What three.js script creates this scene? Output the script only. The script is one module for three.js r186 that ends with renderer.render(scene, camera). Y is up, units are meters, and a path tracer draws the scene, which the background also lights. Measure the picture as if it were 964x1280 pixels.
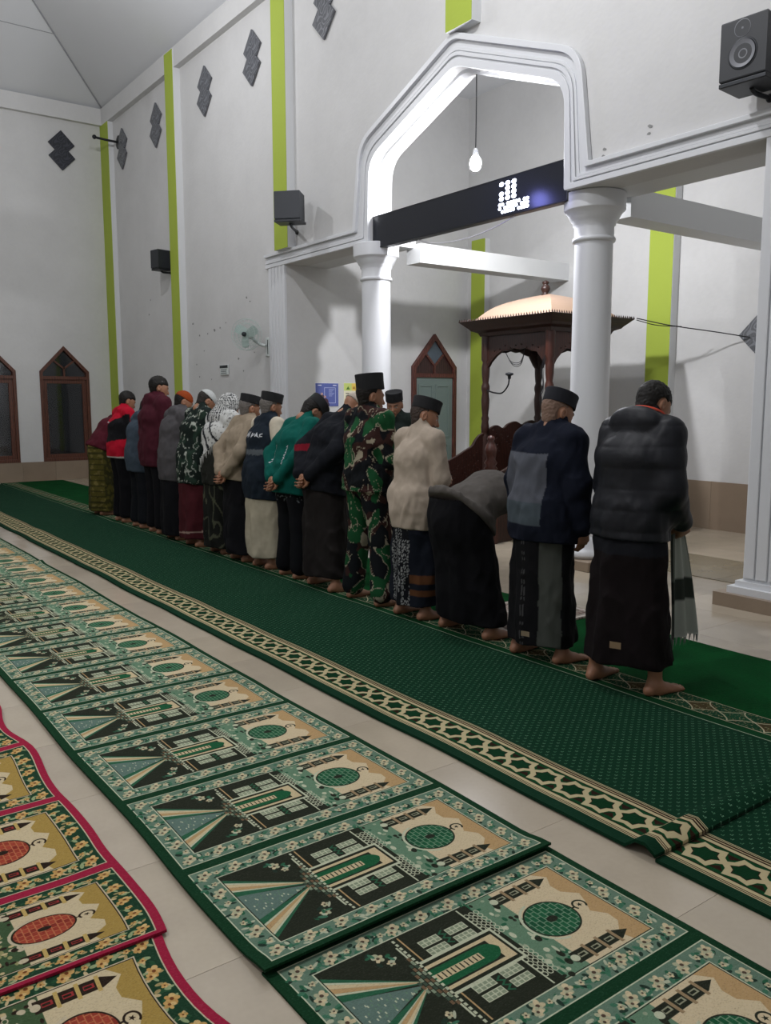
import * as THREE from 'three';
import { mergeGeometries, mergeVertices, toCreasedNormals } from 'three/addons/utils/BufferGeometryUtils.js';
import { RoundedBoxGeometry } from 'three/addons/geometries/RoundedBoxGeometry.js';
import { ImprovedNoise } from 'three/addons/math/ImprovedNoise.js';

// ------------------------------------------------------------------ camera, light, exposure
const scene = new THREE.Scene();
scene.background = new THREE.Color(0x05070b);                        // night outside the windows
const FPX = 1056.9;                                                  // focal length in pixels of the 964x1280 frame
const camera = new THREE.PerspectiveCamera(2 * Math.atan(640 / FPX) * 180 / Math.PI, 964 / 1280, 0.05, 100);
camera.position.set(0, 1.5, 0);
camera.quaternion.setFromRotationMatrix(new THREE.Matrix4().makeBasis(
  new THREE.Vector3(0.5916, -0.0013, -0.8062), new THREE.Vector3(-0.1036, 0.9916, -0.0777), new THREE.Vector3(0.7996, 0.1295, 0.5865)));
const renderer = new THREE.WebGLRenderer({ antialias: true });
renderer.toneMapping = THREE.LinearToneMapping;
renderer.toneMappingExposure = 1.0;
renderer.shadowMap.enabled = true;
const LAMP_COLOR = 0xfcfcff;
const HALL_LAMPS = [[-11, 6.5, -3.1, 12], [-5, 6.5, -3.1, 20], [-4.5, 6.5, 1.6, 34]];   // x, y, z, candela; last one is an added unseen lamp lifting floor and backs
const ARCH_LAMP = [-6.55, 3.85, -5.92, 22];

// ------------------------------------------------------------------ helpers
const V = (x, y, z) => new THREE.Vector3(x, y, z);
let seed = 12345;
const rnd = () => { seed = (seed * 1664525 + 1013904223) >>> 0; return seed / 4294967296; };
const rr = (a, b) => a + (b - a) * rnd();
const perlin = new ImprovedNoise();
const noise = (x, y, z) => perlin.noise(x + 37.3, y + 11.7, z + 91.1);
const clamp = (x, a = 0, b = 1) => Math.min(b, Math.max(a, x));
const smooth = (a, b, x) => { const t = clamp((x - a) / (b - a)); return t * t * (3 - 2 * t); };
const lerp = (a, b, t) => a + (b - a) * t;
const names = new Map();
function numbered(n) { const k = names.get(n) || 0; names.set(n, k + 1); return k ? n + '_' + String(k).padStart(3, '0') : n; }
function tag(o, label, category, group) { o.userData = { ...o.userData, label, category }; if (group) o.userData.group = group; return o; }
function thing(name, label, category, pos = [0, 0, 0], turn = 0, group) {
  const o = new THREE.Group(); o.name = numbered(name); scene.add(o);
  o.position.set(...pos); o.rotation.y = turn; return tag(o, label, category, group);
}
function mesh(name, geo, mat, parent = scene) {
  const g = Array.isArray(geo) ? join(geo) : geo;
  const m = new THREE.Mesh(g, mat); m.name = parent === scene ? numbered(name) : name; m.castShadow = m.receiveShadow = true; parent.add(m); return m;
}
function structure(name, geo, mat, label, category) {
  const m = mesh(name, geo, mat); m.userData = { kind: 'structure', label, category }; return m;
}
function join(list) {
  const l = list.map((g) => { const q = g.index ? g.toNonIndexed() : g; for (const k of Object.keys(q.attributes)) if (!['position', 'normal', 'uv'].includes(k)) q.deleteAttribute(k); if (!q.attributes.uv) q.setAttribute('uv', new THREE.BufferAttribute(new Float32Array(q.attributes.position.count * 2), 2)); return q; });
  return l.length === 1 ? l[0] : mergeGeometries(l);
}
function uvBox(g, s = 1) {                                           // uv in metres from the dominant axis of the normal
  const q = g.index ? g.toNonIndexed() : g, p = q.attributes.position, n = q.attributes.normal, uv = new Float32Array(p.count * 2);
  for (let i = 0; i < p.count; i++) {
    const a = Math.abs(n.getX(i)), b = Math.abs(n.getY(i)), c = Math.abs(n.getZ(i));
    const [u, v] = a > b && a > c ? [p.getZ(i), p.getY(i)] : b > c ? [p.getX(i), p.getZ(i)] : [p.getX(i), p.getY(i)];
    uv[2 * i] = u * s; uv[2 * i + 1] = v * s;
  }
  q.setAttribute('uv', new THREE.BufferAttribute(uv, 2)); return q;
}
const box = (x0, x1, y0, y1, z0, z1) => uvBox(new THREE.BoxGeometry(Math.abs(x1 - x0), Math.abs(y1 - y0), Math.abs(z1 - z0)).translate((x0 + x1) / 2, (y0 + y1) / 2, (z0 + z1) / 2));
const rbox = (w, h, d, r = 0.01, s = 2) => new RoundedBoxGeometry(w, h, d, s, r);
const lathe = (pts, seg = 32) => new THREE.LatheGeometry(pts.map(([r, y]) => new THREE.Vector2(r, y)), seg);
const tube = (pts, r, seg = 24, rad = 6) => new THREE.TubeGeometry(new THREE.CatmullRomCurve3(pts.map((p) => V(...p))), seg, r, rad);
const shapeOf = (pts, holes = []) => { const s = new THREE.Shape(pts.map(([x, y]) => new THREE.Vector2(x, y))); for (const h of holes) s.holes.push(new THREE.Path(h.map(([x, y]) => new THREE.Vector2(x, y)))); return s; };
const extr = (s, d, bevel = 0) => new THREE.ExtrudeGeometry(s, { depth: d - 2 * bevel, bevelEnabled: bevel > 0, bevelSize: bevel, bevelThickness: bevel, bevelSegments: 2, curveSegments: 12 }).translate(0, 0, bevel);
const onX = (g) => g.rotateY(-Math.PI / 2);                          // shape x -> world z, depth -> world -x
function canvas(w, h, draw) { const c = document.createElement('canvas'); c.width = w; c.height = h; draw(c.getContext('2d'), w, h); return c; }
function canvasTexture(c, repeat = true, srgb = true) { const t = new THREE.CanvasTexture(c); if (srgb) t.colorSpace = THREE.SRGBColorSpace; if (repeat) t.wrapS = t.wrapT = THREE.RepeatWrapping; t.anisotropy = 8; return t; }
function grain(w, h, fn, srgb = true) {                              // computed texture, fn(u, v) -> [r, g, b] 0..1
  const d = new Uint8Array(w * h * 4);
  for (let y = 0, i = 0; y < h; y++) for (let x = 0; x < w; x++) { const c = fn(x / w, y / h, x, y); d[i++] = clamp(c[0]) * 255; d[i++] = clamp(c[1]) * 255; d[i++] = clamp(c[2]) * 255; d[i++] = 255; }
  const t = new THREE.DataTexture(d, w, h); t.magFilter = THREE.LinearFilter; t.minFilter = THREE.LinearMipmapLinearFilter; t.generateMipmaps = true;
  t.wrapS = t.wrapT = THREE.RepeatWrapping; if (srgb) t.colorSpace = THREE.SRGBColorSpace; t.needsUpdate = true; return t;
}
const tileNoise = (u, v, f, k = 0) => {                              // periodic noise on the unit square
  const a = noise(u * f, v * f, k), b = noise((u - 1) * f, v * f, k), c = noise(u * f, (v - 1) * f, k), d = noise((u - 1) * f, (v - 1) * f, k);
  return lerp(lerp(a, b, u), lerp(c, d, u), v);
};
const woven = (color, more = {}) => new THREE.MeshPhysicalMaterial({ color, roughness: 0.97, specularIntensity: 0.15, ...more });
const std = (color, roughness = 0.8, more = {}) => new THREE.MeshStandardMaterial({ color, roughness, ...more });

// ------------------------------------------------------------------ materials
const plasterMap = grain(512, 512, (u, v) => { const n = 0.5 * tileNoise(u, v, 4, 1) + 0.3 * tileNoise(u, v, 11, 2) + 0.2 * tileNoise(u, v, 40, 3); const c = 0.80 + n * 0.05; return [c, c, c * 0.997]; });
plasterMap.repeat.set(0.35, 0.35);
const plasterBump = grain(256, 256, (u, v) => { const c = 0.5 + 0.3 * tileNoise(u, v, 8, 5) + 0.2 * tileNoise(u, v, 50, 6); return [c, c, c]; }, false);
plasterBump.repeat.set(0.6, 0.6);
const M = {
  plaster: std(0xffffff, 0.75, { map: plasterMap, bumpMap: plasterBump, bumpScale: 0.004 }),
  white: std(0xd4d6d7, 0.55), gloss: std(0xd8dadd, 0.38),
  lime: std(0xa2b440, 0.7, { bumpMap: plasterBump, bumpScale: 0.003 }),
  ceiling: std(0xd3d5d8, 0.85), board: std(0x2b2e35, 0.45), black: std(0x23262b, 0.55), rubber: std(0x0e0e10, 0.8),
  steel: std(0x2b2d30, 0.4, { metalness: 0.6 }), cable: std(0x14141a, 0.6), whiteCable: std(0xe4e4ea, 0.5),
  cone: std(0x77797f, 0.5), plastic: std(0xcfd6d4, 0.4), darkPlastic: std(0x1b2326, 0.5),
};
const woodMap = grain(256, 512, (u, v) => { const g = Math.sin((u * 14 + 1.6 * tileNoise(u, v, 3, 9) + 0.5 * tileNoise(u, v, 14, 4)) * 6.28); const c = 0.72 + 0.14 * g + 0.12 * tileNoise(u, v, 30, 8); return [c, c * 0.95, c * 0.9]; });
woodMap.repeat.set(2.2, 0.9);
M.wood = std(0x40241d, 0.42, { map: woodMap });                      // mahogany of the pulpit
M.woodRed = std(0x5c3228, 0.42, { map: woodMap });
M.frame = std(0x7a4a38, 0.5, { map: woodMap });                      // window frames
M.doorFrame = std(0x77463f, 0.5, { map: woodMap });
M.doorLeaf = std(0x71807c, 0.6);
M.doorGable = std(0x4e3435, 0.5, { map: woodMap });
M.roof = std(0xb79a85, 0.45);
M.glass = new THREE.MeshPhysicalMaterial({ color: 0xffffff, roughness: 0.06, transmission: 1, thickness: 0, ior: 1.5 });
const slateMap = grain(256, 256, (u, v) => { const s = Math.abs(Math.sin(9 * (u + 0.35 * Math.sin(v * 9)) + 5 * tileNoise(u, v, 4, 3))); const c = 0.62 + 0.25 * (s > 0.86 ? 1 : 0) + 0.1 * tileNoise(u, v, 30, 5); return [c, c, c * 1.03]; });
M.slate = std(0x85888b, 0.4, { map: slateMap });
M.slateDark = std(0x4b4e56, 0.28, { map: slateMap });
const tileMap = grain(256, 256, (u, v) => { const n = tileNoise(u, v, 3, 21) * 0.5 + tileNoise(u, v, 9, 22) * 0.35 + tileNoise(u, v, 60, 23) * 0.2; const c = 0.9 + n * 0.07; return [c, c * 0.995, c * 0.985]; });
M.tiles = [0xc6baa6, 0xc3b7a4, 0xc8bca9].map((c) => std(c, 0.16, { map: tileMap }));
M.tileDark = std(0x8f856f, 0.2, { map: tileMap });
M.grout = std(0xb5aa9b, 0.9);
M.wain = [0xa08f7d, 0x9d8b79].map((c) => std(c, 0.32, { map: tileMap }));

// ------------------------------------------------------------------ the setting: floor
const XW = -16.95, ZW = -5.75, XE = 5, ZS = 5.5, ZB = -8.95, XN0 = -10.05, XN1 = -3.2;
{
  const floor = structure('floor', [box(XW - 0.2, XE, -0.2, -0.003, ZB - 0.2, ZS)], M.grout, 'glossy beige tiled floor of the prayer hall', 'floor');
  const P = 0.6, G = 0.0014, geo = new THREE.BoxGeometry(P - G, 0.006, P - G).translate(0, -0.003, 0);
  const shared = uvBox(geo);
  const runs = [[-4.6, -2.24], [-2.03, -0.94], [-0.82, 9]];            // under the carpets nothing shows
  let k = 0;
  for (let z = ZS - 0.1; z > ZB; z -= P) for (let x = XW; x < 1.2; x += P) {
    const zc = z - P / 2, xc = x + P / 2;
    if (runs.some(([a, b]) => zc - P / 2 > a && zc + P / 2 < b) || zc < ZB + 0.2) continue;
    if (zc < ZW - 0.2 && (xc < XN0 + 0.25 || xc > XN1 - 0.25)) continue;
    mesh('floor_tile', shared, M.tiles[k++ % 3], floor).position.set(xc, 0, zc);
  }
  // darker slabs forming one band across the niche floor
  for (let x = XN0 + 0.35; x < XN1 - 0.3; x += 0.6) { const m = mesh('dark_floor_slab', uvBox(new THREE.BoxGeometry(0.597, 0.012, 0.92).translate(0, 0.0, 0)), M.tileDark, floor); m.position.set(x, 0, -6.85); }
}

// ------------------------------------------------------------------ walls
const WALLTOP = 7.05;
// left wall with two lancet windows
const winZ = [-4.77, -3.42], WHW = 0.46, WY0 = 0.37, WYS = 2.08, WYA = 2.56;
const winPts = (zc, o = 0) => [[zc - WHW + o, WY0 + o], [zc + WHW - o, WY0 + o], [zc + WHW - o, WYS - o * 0.45], [zc, WYA - o * 1.4], [zc - WHW + o, WYS - o * 0.45]];
{
  const g = uvBox(onX(extr(shapeOf([[ZB - 0.2, 0], [ZS, 0], [ZS, WALLTOP], [ZB - 0.2, WALLTOP]], winZ.map((z) => winPts(z))), 0.2)).translate(XW, 0, 0));
  const w = structure('wall_left', g, M.plaster, 'white plastered end wall with dark wooden lancet windows', 'wall');
  for (let i = 0, z = 0.28; z > ZW + 0.02; z -= 0.6, i++) { const z1 = Math.max(z - 0.597, ZW); mesh('wainscot_tile', box(XW, XW + 0.012, 0, WY0 - 0.004, z1, z), M.wain[i % 2], w); }
}
for (let i = 0; i < 2; i++) {
  const zc = winZ[i], w = new THREE.Group(); w.name = 'window_' + (i + 1); scene.add(w);
  w.userData = { kind: 'structure', label: ['brown wooden lancet window beside the corner pilaster', 'brown wooden lancet window further from the corner pilaster'][i], category: 'window' };
  const ring = (a, b, d, x) => onX(extr(shapeOf(winPts(zc, a), [winPts(zc, b)]), d, 0.004)).translate(x, 0, 0);
  mesh('outer_frame', uvBox(ring(0, 0.05, 0.13, XW + 0.02)), M.frame, w);
  mesh('transom', box(XW - 0.09, XW + 0.015, 1.93, 1.99, zc - WHW + 0.045, zc + WHW - 0.045), M.frame, w);
  const cas = (o) => [[zc - WHW + o, WY0 + o], [zc + WHW - o, WY0 + o], [zc + WHW - o, 1.98 - o], [zc - WHW + o, 1.98 - o]];
  mesh('casement_frame', uvBox(onX(extr(shapeOf(cas(0.05), [cas(0.125)]), 0.05, 0.004)).translate(XW - 0.02, 0, 0)), M.frame, w);
  mesh('pane', uvBox(onX(extr(shapeOf(cas(0.12)), 0.006)).translate(XW - 0.045, 0, 0)), M.glass, w);
  const y0 = 1.99, yj = 2.14;
  for (const s of [-1, 1]) { const m = mesh('mullion', uvBox(new THREE.BoxGeometry(0.05, 0.03, 0.33)), M.frame, w); m.position.set(XW - 0.03, 2.235, zc + s * 0.125); m.rotation.x = -s * 0.66; }
  mesh('mullion', box(XW - 0.055, XW - 0.005, y0 - 0.01, yj + 0.02, zc - 0.016, zc + 0.016), M.frame, w);
  mesh('gable_pane', uvBox(onX(extr(shapeOf([[zc - WHW + 0.05, y0], [zc + WHW - 0.05, y0], [zc + WHW - 0.05, WYS - 0.025], [zc, WYA - 0.075], [zc - WHW + 0.05, WYS - 0.025]]), 0.006)).translate(XW - 0.045, 0, 0)), M.glass, w);
}
// arcade wall: arch opening above, full opening below
const AC = -6.66;
function fillet(pts, radii, n = 6) {
  const out = [];
  pts.forEach((p, i) => {
    const r = radii[i];
    if (!r || !i || i === pts.length - 1) return out.push(p);
    const a = pts[i - 1], b = pts[i + 1], la = Math.hypot(a[0] - p[0], a[1] - p[1]), lb = Math.hypot(b[0] - p[0], b[1] - p[1]);
    const s = [p[0] + (a[0] - p[0]) / la * r, p[1] + (a[1] - p[1]) / la * r], e = [p[0] + (b[0] - p[0]) / lb * r, p[1] + (b[1] - p[1]) / lb * r];
    for (let k = 0; k <= n; k++) { const t = k / n; out.push([(1 - t) * (1 - t) * s[0] + 2 * t * (1 - t) * p[0] + t * t * e[0], (1 - t) * (1 - t) * s[1] + 2 * t * (1 - t) * p[1] + t * t * e[1]]); }
  });
  return out;
}
function archLine(t, xl, xr) {                                       // moulding line, t = 0 inner edge, 1 outer edge
  const h = 3.3 + 0.17 * t, a = 1.47 + 0.27 * t, b = 1.45 + 0.17 * t, ys = 4.2 + 0.2 * t, ya = 4.76 + 0.29 * t;
  return fillet([[xl, h], [AC - a, h], [AC - b, ys], [AC, ya], [AC + b, ys], [AC + a, h], [xr, h]], [0, 0.02, 0.22, 0.1, 0.22, 0.02, 0]);
}
{
  const inner = archLine(0, XN0, XN1 - 0.17);
  const outline = [[XW - 0.2, 0], [XN0, 0], ...inner, [XN1 - 0.17, 0], [XE, 0], [XE, WALLTOP], [XW - 0.2, WALLTOP]];
  const g = uvBox(extr(shapeOf(outline), 0.3).translate(0, 0, ZW - 0.3));
  const w = structure('wall_front', g, M.plaster, 'tall white plastered wall with a polygonal arch opening', 'wall');
  for (let i = 0, x = XW; x < -10.6; x += 0.6, i++) mesh('wainscot_tile', box(x, Math.min(x + 0.597, -10.52), 0, 0.366, ZW, ZW + 0.012), M.wain[i % 2], w);
  // small chips and cracks in the plaster: flakes with an outline of their own
  const chip = std(0x8b8c8b, 0.9), chips = [];
  const spot = (x, y, r) => { const n = 7, pts = []; for (let k = 0; k < n; k++) { const a = k / n * 6.283, q = 0.7 * r * rr(0.5, 1.1); pts.push([x + Math.cos(a) * q * 1.4, y + Math.sin(a) * q]); } chips.push(extr(shapeOf(pts), 0.003).translate(0, 0, ZW)); };
  for (const [x, y, r] of [[-12.85, 2.55, 0.03], [-12.55, 2.56, 0.02], [-12.3, 2.6, 0.035], [-12.1, 2.62, 0.025], [-11.9, 2.68, 0.02], [-13.0, 2.1, 0.02], [-12.9, 1.9, 0.02], [-11.5, 2.13, 0.03], [-11.35, 1.95, 0.018], [-12.45, 1.85, 0.02], [-11.2, 2.98, 0.03], [-11.1, 2.92, 0.018], [-13.1, 2.75, 0.03], [-4.35, 3.62, 0.028], [-4.36, 3.57, 0.02], [-4.79, 3.55, 0.022], [-4.8, 3.5, 0.018], [-14.9, 3.3, 0.02], [-15.0, 3.05, 0.025], [-12.7, 2.3, 0.016], [-11.0, 2.2, 0.014]]) spot(x, y, r);
  mesh('plaster_chips', chips, chip, w).userData.kind = 'stuff';
}
// entablature soffits behind the moulding (deep beams over the side bays)
structure('trim_1', [box(XN0 - 0.0, -8.13, 3.3, 3.5, ZW - 0.3, ZW - 0.63), box(XN0, -8.13, 3.302, 3.42, ZW - 0.63, ZW - 0.66)], M.white, 'white beam over the bay beside the wall fan', 'beam');
structure('trim_2', [box(-5.19, XN1 - 0.1, 3.3, 3.5, ZW - 0.3, ZW - 0.63), box(-5.19, XN1 - 0.1, 3.302, 3.42, ZW - 0.63, ZW - 0.66)], M.white, 'white beam over the bay beside the fluted pilaster', 'beam');
{
  const band = (t0, t1, z, d) => { const a = archLine(t0, -10.56, XE - 0.5), b = archLine(t1, -10.56, XE - 0.5); return extr(shapeOf([...a, ...b.reverse()]), d, 0.004).translate(0, 0, z); };
  structure('trim_3', [band(0, 1, ZW - 0.002, 0.022), band(0.0, 0.24, ZW + 0.01, 0.028), band(0.34, 0.44, ZW + 0.01, 0.03), band(0.5, 0.58, ZW + 0.01, 0.022), band(0.84, 1.02, ZW + 0.01, 0.05)], M.gloss, 'white stepped moulding along the beam and around the arch', 'moulding');
}
// soffit steps inside the arch
{
  const a = archLine(0, -8.2, -5.1), cut = a.filter((p) => p[1] > 3.305), innerOff = cut.map(([x, y]) => { const dx = AC - x, dy = 3.6 - y, l = Math.hypot(dx, dy); return [x + dx / l * 0.03, y + dy / l * 0.03]; });
  structure('trim_4', [extr(shapeOf([...cut, ...innerOff.slice().reverse()]), 0.1, 0.004).translate(0, 0, ZW - 0.2)], M.gloss, 'white rib inside the arch soffit', 'moulding');
}
// pilasters painted lime on their fronts
const pilaster = (name, x0, x1, y0, y1, zb, d, label) => {
  const g = new THREE.Group(); g.name = name; scene.add(g); g.userData = { kind: 'structure', label, category: 'pilaster' };
  mesh('shaft', box(x0, x1, y0, y1, zb, zb + d - 0.006), M.white, g); mesh('painted_face', box(x0 + 0.004, x1 - 0.004, y0, y1, zb + d - 0.006, zb + d), M.lime, g);
};
pilaster('trim_5', XW, -16.5, 0.37, WALLTOP - 0.33, ZW, 0.1, 'lime green corner pilaster of the hall');
pilaster('trim_6', -13.66, -13.33, 0.37, 6.99, ZW, 0.12, 'lime green pilaster behind the row between corner and fan');
pilaster('trim_7', -10.15, -9.8, 3.475, 6.99, ZW, 0.12, 'lime green pilaster above the moulding end beside the loudspeaker');
pilaster('trim_8', -6.69, -6.31, 5.04, 6.99, ZW, 0.12, 'lime green pilaster rising from the tip of the arch');
pilaster('trim_9', -9.86, -9.56, 0, 3.9, ZB, 0.1, 'lime green pilaster in the niche behind the pulpit');
pilaster('trim_10', -6.62, -6.28, 0, 5.9, ZB, 0.13, 'lime green pilaster on the niche wall past the round column');
// ring beam and hipped ceiling
structure('trim_11', [box(XW, XE, 6.72, 7.02, ZW, ZW + 0.1), box(XW, XW + 0.1, 6.72, 7.02, ZW, ZS), box(XE - 0.1, XE, 6.72, 7.02, ZW, ZS), box(XW, XE, 6.72, 7.02, ZS - 0.1, ZS)], M.plaster, 'white ring beam below the ceiling', 'beam');
{
  const y0 = 7.02, s = 0.6, t = 3.2, y1 = y0 + s * t, A = [XW, ZW, XE, ZS], B = [XW + t, ZW + t, XE - t, ZS - t];
  const quad = (a, b, c, d) => { const g = new THREE.BufferGeometry(); g.setAttribute('position', new THREE.Float32BufferAttribute([...a, ...b, ...c, ...a, ...c, ...d], 3)); g.computeVertexNormals(); return uvBox(g); };
  const lo = (x, z) => [x, y0, z], hi = (x, z) => [x, y1, z], up = (p) => [p[0], p[1] + 0.12, p[2]];
  const faces = [[lo(A[0], A[1]), lo(A[2], A[1]), hi(B[2], B[1]), hi(B[0], B[1])], [lo(A[2], A[3]), lo(A[0], A[3]), hi(B[0], B[3]), hi(B[2], B[3])], [lo(A[0], A[3]), lo(A[0], A[1]), hi(B[0], B[1]), hi(B[0], B[3])], [lo(A[2], A[1]), lo(A[2], A[3]), hi(B[2], B[3]), hi(B[2], B[1])], [hi(B[0], B[1]), hi(B[2], B[1]), hi(B[2], B[3]), hi(B[0], B[3])]];
  const g = []; for (const f of faces) { g.push(quad(...f)); g.push(quad(...f.map(up).reverse())); }
  const c = structure('ceiling', g, M.ceiling, 'pale hipped ceiling with a dark joint along the hip', 'ceiling');
  mesh('hip_batten', tube([[XW, y0 - 0.0, ZW], [XW + t, y1 - 0.0, ZW + t]], 0.02, 8, 5), std(0x9b9da1, 0.8), c);
  mesh('panel_joint', tube([[XW + 1.2, y0 + s * 1.2 - 0.002, ZW + 2.2], [XW + 1.2, y0 + s * 1.2 - 0.002, ZW + 1.2], [XW + 2.2, y0 + s * 1.2 - 0.002, ZW + 1.2]].slice(0, 2), 0.008, 8, 4), std(0x9b9da1, 0.8), c);
}
structure('wall_right', box(XE, XE + 0.2, 0, WALLTOP, ZB, ZS), M.plaster, 'white plastered wall behind the viewer to the right', 'wall');
structure('wall_back', box(XW, XE, 0, WALLTOP, ZS, ZS + 0.2), M.plaster, 'white plastered wall behind the viewer', 'wall');
// the niche
{
  const s = structure('wall_niche_side', box(XN0 - 0.2, XN0, 0, 6.1, ZB - 0.2, ZW - 0.3), M.plaster, 'white side wall of the niche with door and posters', 'wall');
  const b = structure('wall_niche_back', box(XN0, XN1 + 0.2, 0, 6.1, ZB - 0.2, ZB), M.plaster, 'white back wall of the niche behind the pulpit', 'wall');
  structure('wall_niche_end', box(XN1, XN1 + 0.2, 0, 6.1, ZB, ZW - 0.3), M.plaster, 'white side wall of the niche behind the fluted pilaster', 'wall');
  structure('ceiling', box(XN0 - 0.2, XN1 + 0.2, 6.0, 6.1, ZB - 0.2, ZW - 0.3), M.ceiling, 'ceiling of the niche', 'ceiling');
  for (let i = 0, x = XN0; x < XN1; x += 0.62, i++) mesh('wainscot_tile', box(x, Math.min(x + 0.617, XN1), 0, 0.565, ZB, ZB + 0.014), M.wain[i % 2], b);
  for (let i = 0, z = ZW - 0.3; z > -7.6; z -= 0.62, i++) mesh('wainscot_tile', box(XN0, XN0 + 0.014, 0, 0.565, z, Math.max(z - 0.617, -7.8)), M.wain[i % 2], s);
  structure('trim_12', box(-8.26, -8.0, 3.12, 3.34, ZW - 0.63, ZB), M.white, 'white beam running back from the round column near the fan', 'beam');
  structure('trim_13', box(-5.26, -5.0, 3.13, 3.38, ZW - 0.63, ZB), M.white, 'white beam running back from the round column by the pulpit', 'beam');
}
// fluted pilasters at both ends of the arcade
{
  const fluted = (x0, x1, n, zb) => { const g = [box(x0, x1, 0.1, 3.3, zb, ZW + 0.012)]; const w = (x1 - x0) / n; for (let i = 0; i < n; i++) g.push(extr(shapeOf([[x0 + w * i + w * 0.14, 0.22], [x0 + w * i + w * 0.86, 0.22], [x0 + w * i + w * 0.86, 3.29], [x0 + w * i + w * 0.14, 3.29]]), 0.022, 0.008).translate(0, 0, ZW + 0.008)); return g; };
  structure('trim_14', fluted(-10.5, XN0 - 0.004, 5, ZW), M.gloss, 'white fluted pilaster beside the wall fan', 'pilaster');
  structure('trim_15', fluted(-3.37, -2.6, 8, ZW - 0.6), M.gloss, 'white fluted pilaster on a beige plinth', 'pilaster');
  structure('trim_16', [box(-3.45, -2.5, 0.1, 0.15, ZW - 0.62, ZW + 0.09), box(-3.41, -2.55, 0.15, 0.19, ZW - 0.6, ZW + 0.05)], M.gloss, 'white stepped base of the fluted pilaster', 'base');
  structure('trim_17', [box(-3.53, -2.42, 0, 0.1, ZW - 0.66, ZW + 0.14)], M.wain[0], 'beige tiled plinth under the fluted pilaster', 'plinth');
}
// door on the niche side wall
{
  const z0 = -7.85, z1 = -8.69, zc = (z0 + z1) / 2, hw = 0.42, w = new THREE.Group(); w.name = 'door_1'; scene.add(w);
  w.userData = { kind: 'structure', label: 'grey green panelled door with a pointed brown gable frame', category: 'door' };
  const P5 = (o, y0 = 0) => [[zc - hw + o, y0], [zc + hw - o, y0], [zc + hw - o, 2.02 - o * 0.5], [zc, 2.5 - o * 1.5], [zc - hw + o, 2.02 - o * 0.5]];
  mesh('door_frame', uvBox(onX(extr(shapeOf(P5(0), [P5(0.055, 0.005)]), 0.06, 0.005)).translate(XN0 + 0.06, 0, 0)), M.doorFrame, w);
  mesh('transom', box(XN0, XN0 + 0.055, 1.86, 1.92, zc - hw + 0.05, zc + hw - 0.05), M.doorFrame, w);
  mesh('gable_panel', uvBox(onX(extr(shapeOf([[zc - hw + 0.05, 1.9], [zc + hw - 0.05, 1.9], [zc + hw - 0.05, 2.0], [zc, 2.42], [zc - hw + 0.05, 2.0]]), 0.02)).translate(XN0 + 0.022, 0, 0)), M.doorGable, w);
  for (const s of [-1, 1]) { const m = mesh('mullion', uvBox(new THREE.BoxGeometry(0.03, 0.035, 0.28)), M.doorFrame, w); m.position.set(XN0 + 0.03, 2.14, zc + s * 0.105); m.rotation.x = -s * 0.8; }
  mesh('mullion', box(XN0 + 0.01, XN0 + 0.042, 1.9, 2.06, zc - 0.015, zc + 0.015), M.doorFrame, w);
  mesh('upper_glass', uvBox(onX(extr(shapeOf([[zc, 2.06], [zc + 0.2, 2.22], [zc, 2.42], [zc - 0.2, 2.22]]), 0.012)).translate(XN0 + 0.032, 0, 0)), std(0x4b5660, 0.25), w);
  const leaf = mesh('door_leaf', box(XN0 + 0.002, XN0 + 0.03, 0.01, 1.86, zc - hw + 0.055, zc + hw - 0.055), M.doorLeaf, w);
  for (const [a, b, c, d] of [[-0.3, -0.03, 0.95, 1.75], [0.03, 0.3, 0.95, 1.75], [-0.3, -0.03, 0.15, 0.85], [0.03, 0.3, 0.15, 0.85]]) { const m = mesh('panel', extr(shapeOf([[zc + a, c], [zc + b, c], [zc + b, d], [zc + a, d]], [[[zc + a + 0.025, c + 0.025], [zc + b - 0.025, c + 0.025], [zc + b - 0.025, d - 0.025], [zc + a + 0.025, d - 0.025]]]), 0.014, 0.003).rotateY(-Math.PI / 2).translate(XN0 + 0.042, 0, 0), M.doorLeaf, leaf); }
}

// ------------------------------------------------------------------ columns
function column(x, z, label) {
  const c = thing('round_column', label, 'column', [x, 0, z]);
  mesh('plinth', rbox(0.56, 0.09, 0.56, 0.008).translate(0, 0.045, 0), M.wain[0], c);
  mesh('base', lathe([[0, 0.09], [0.26, 0.09], [0.265, 0.13], [0.25, 0.17], [0.215, 0.19], [0.21, 0.24], [0.19, 0.27], [0.175, 0.29], [0, 0.29]], 40), M.gloss, c);
  mesh('shaft', lathe([[0.176, 0.28], [0.174, 1.2], [0.166, 2.9]], 48), M.gloss, c);
  mesh('capital', lathe([[0.166, 2.88], [0.185, 2.89], [0.19, 2.905], [0.185, 2.92], [0.172, 2.93], [0.172, 3.02], [0.185, 3.03], [0.19, 3.06], [0.205, 3.07], [0.225, 3.11], [0.245, 3.14], [0.262, 3.15], [0.266, 3.16], [0.268, 3.29], [0.26, 3.3], [0, 3.3]], 48), M.gloss, c);
  return c;
}
column(-8.22, -5.9, 'white round column beside the man in camouflage');
column(-5.13, -6.05, 'white round column in front of the wooden pulpit');

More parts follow.
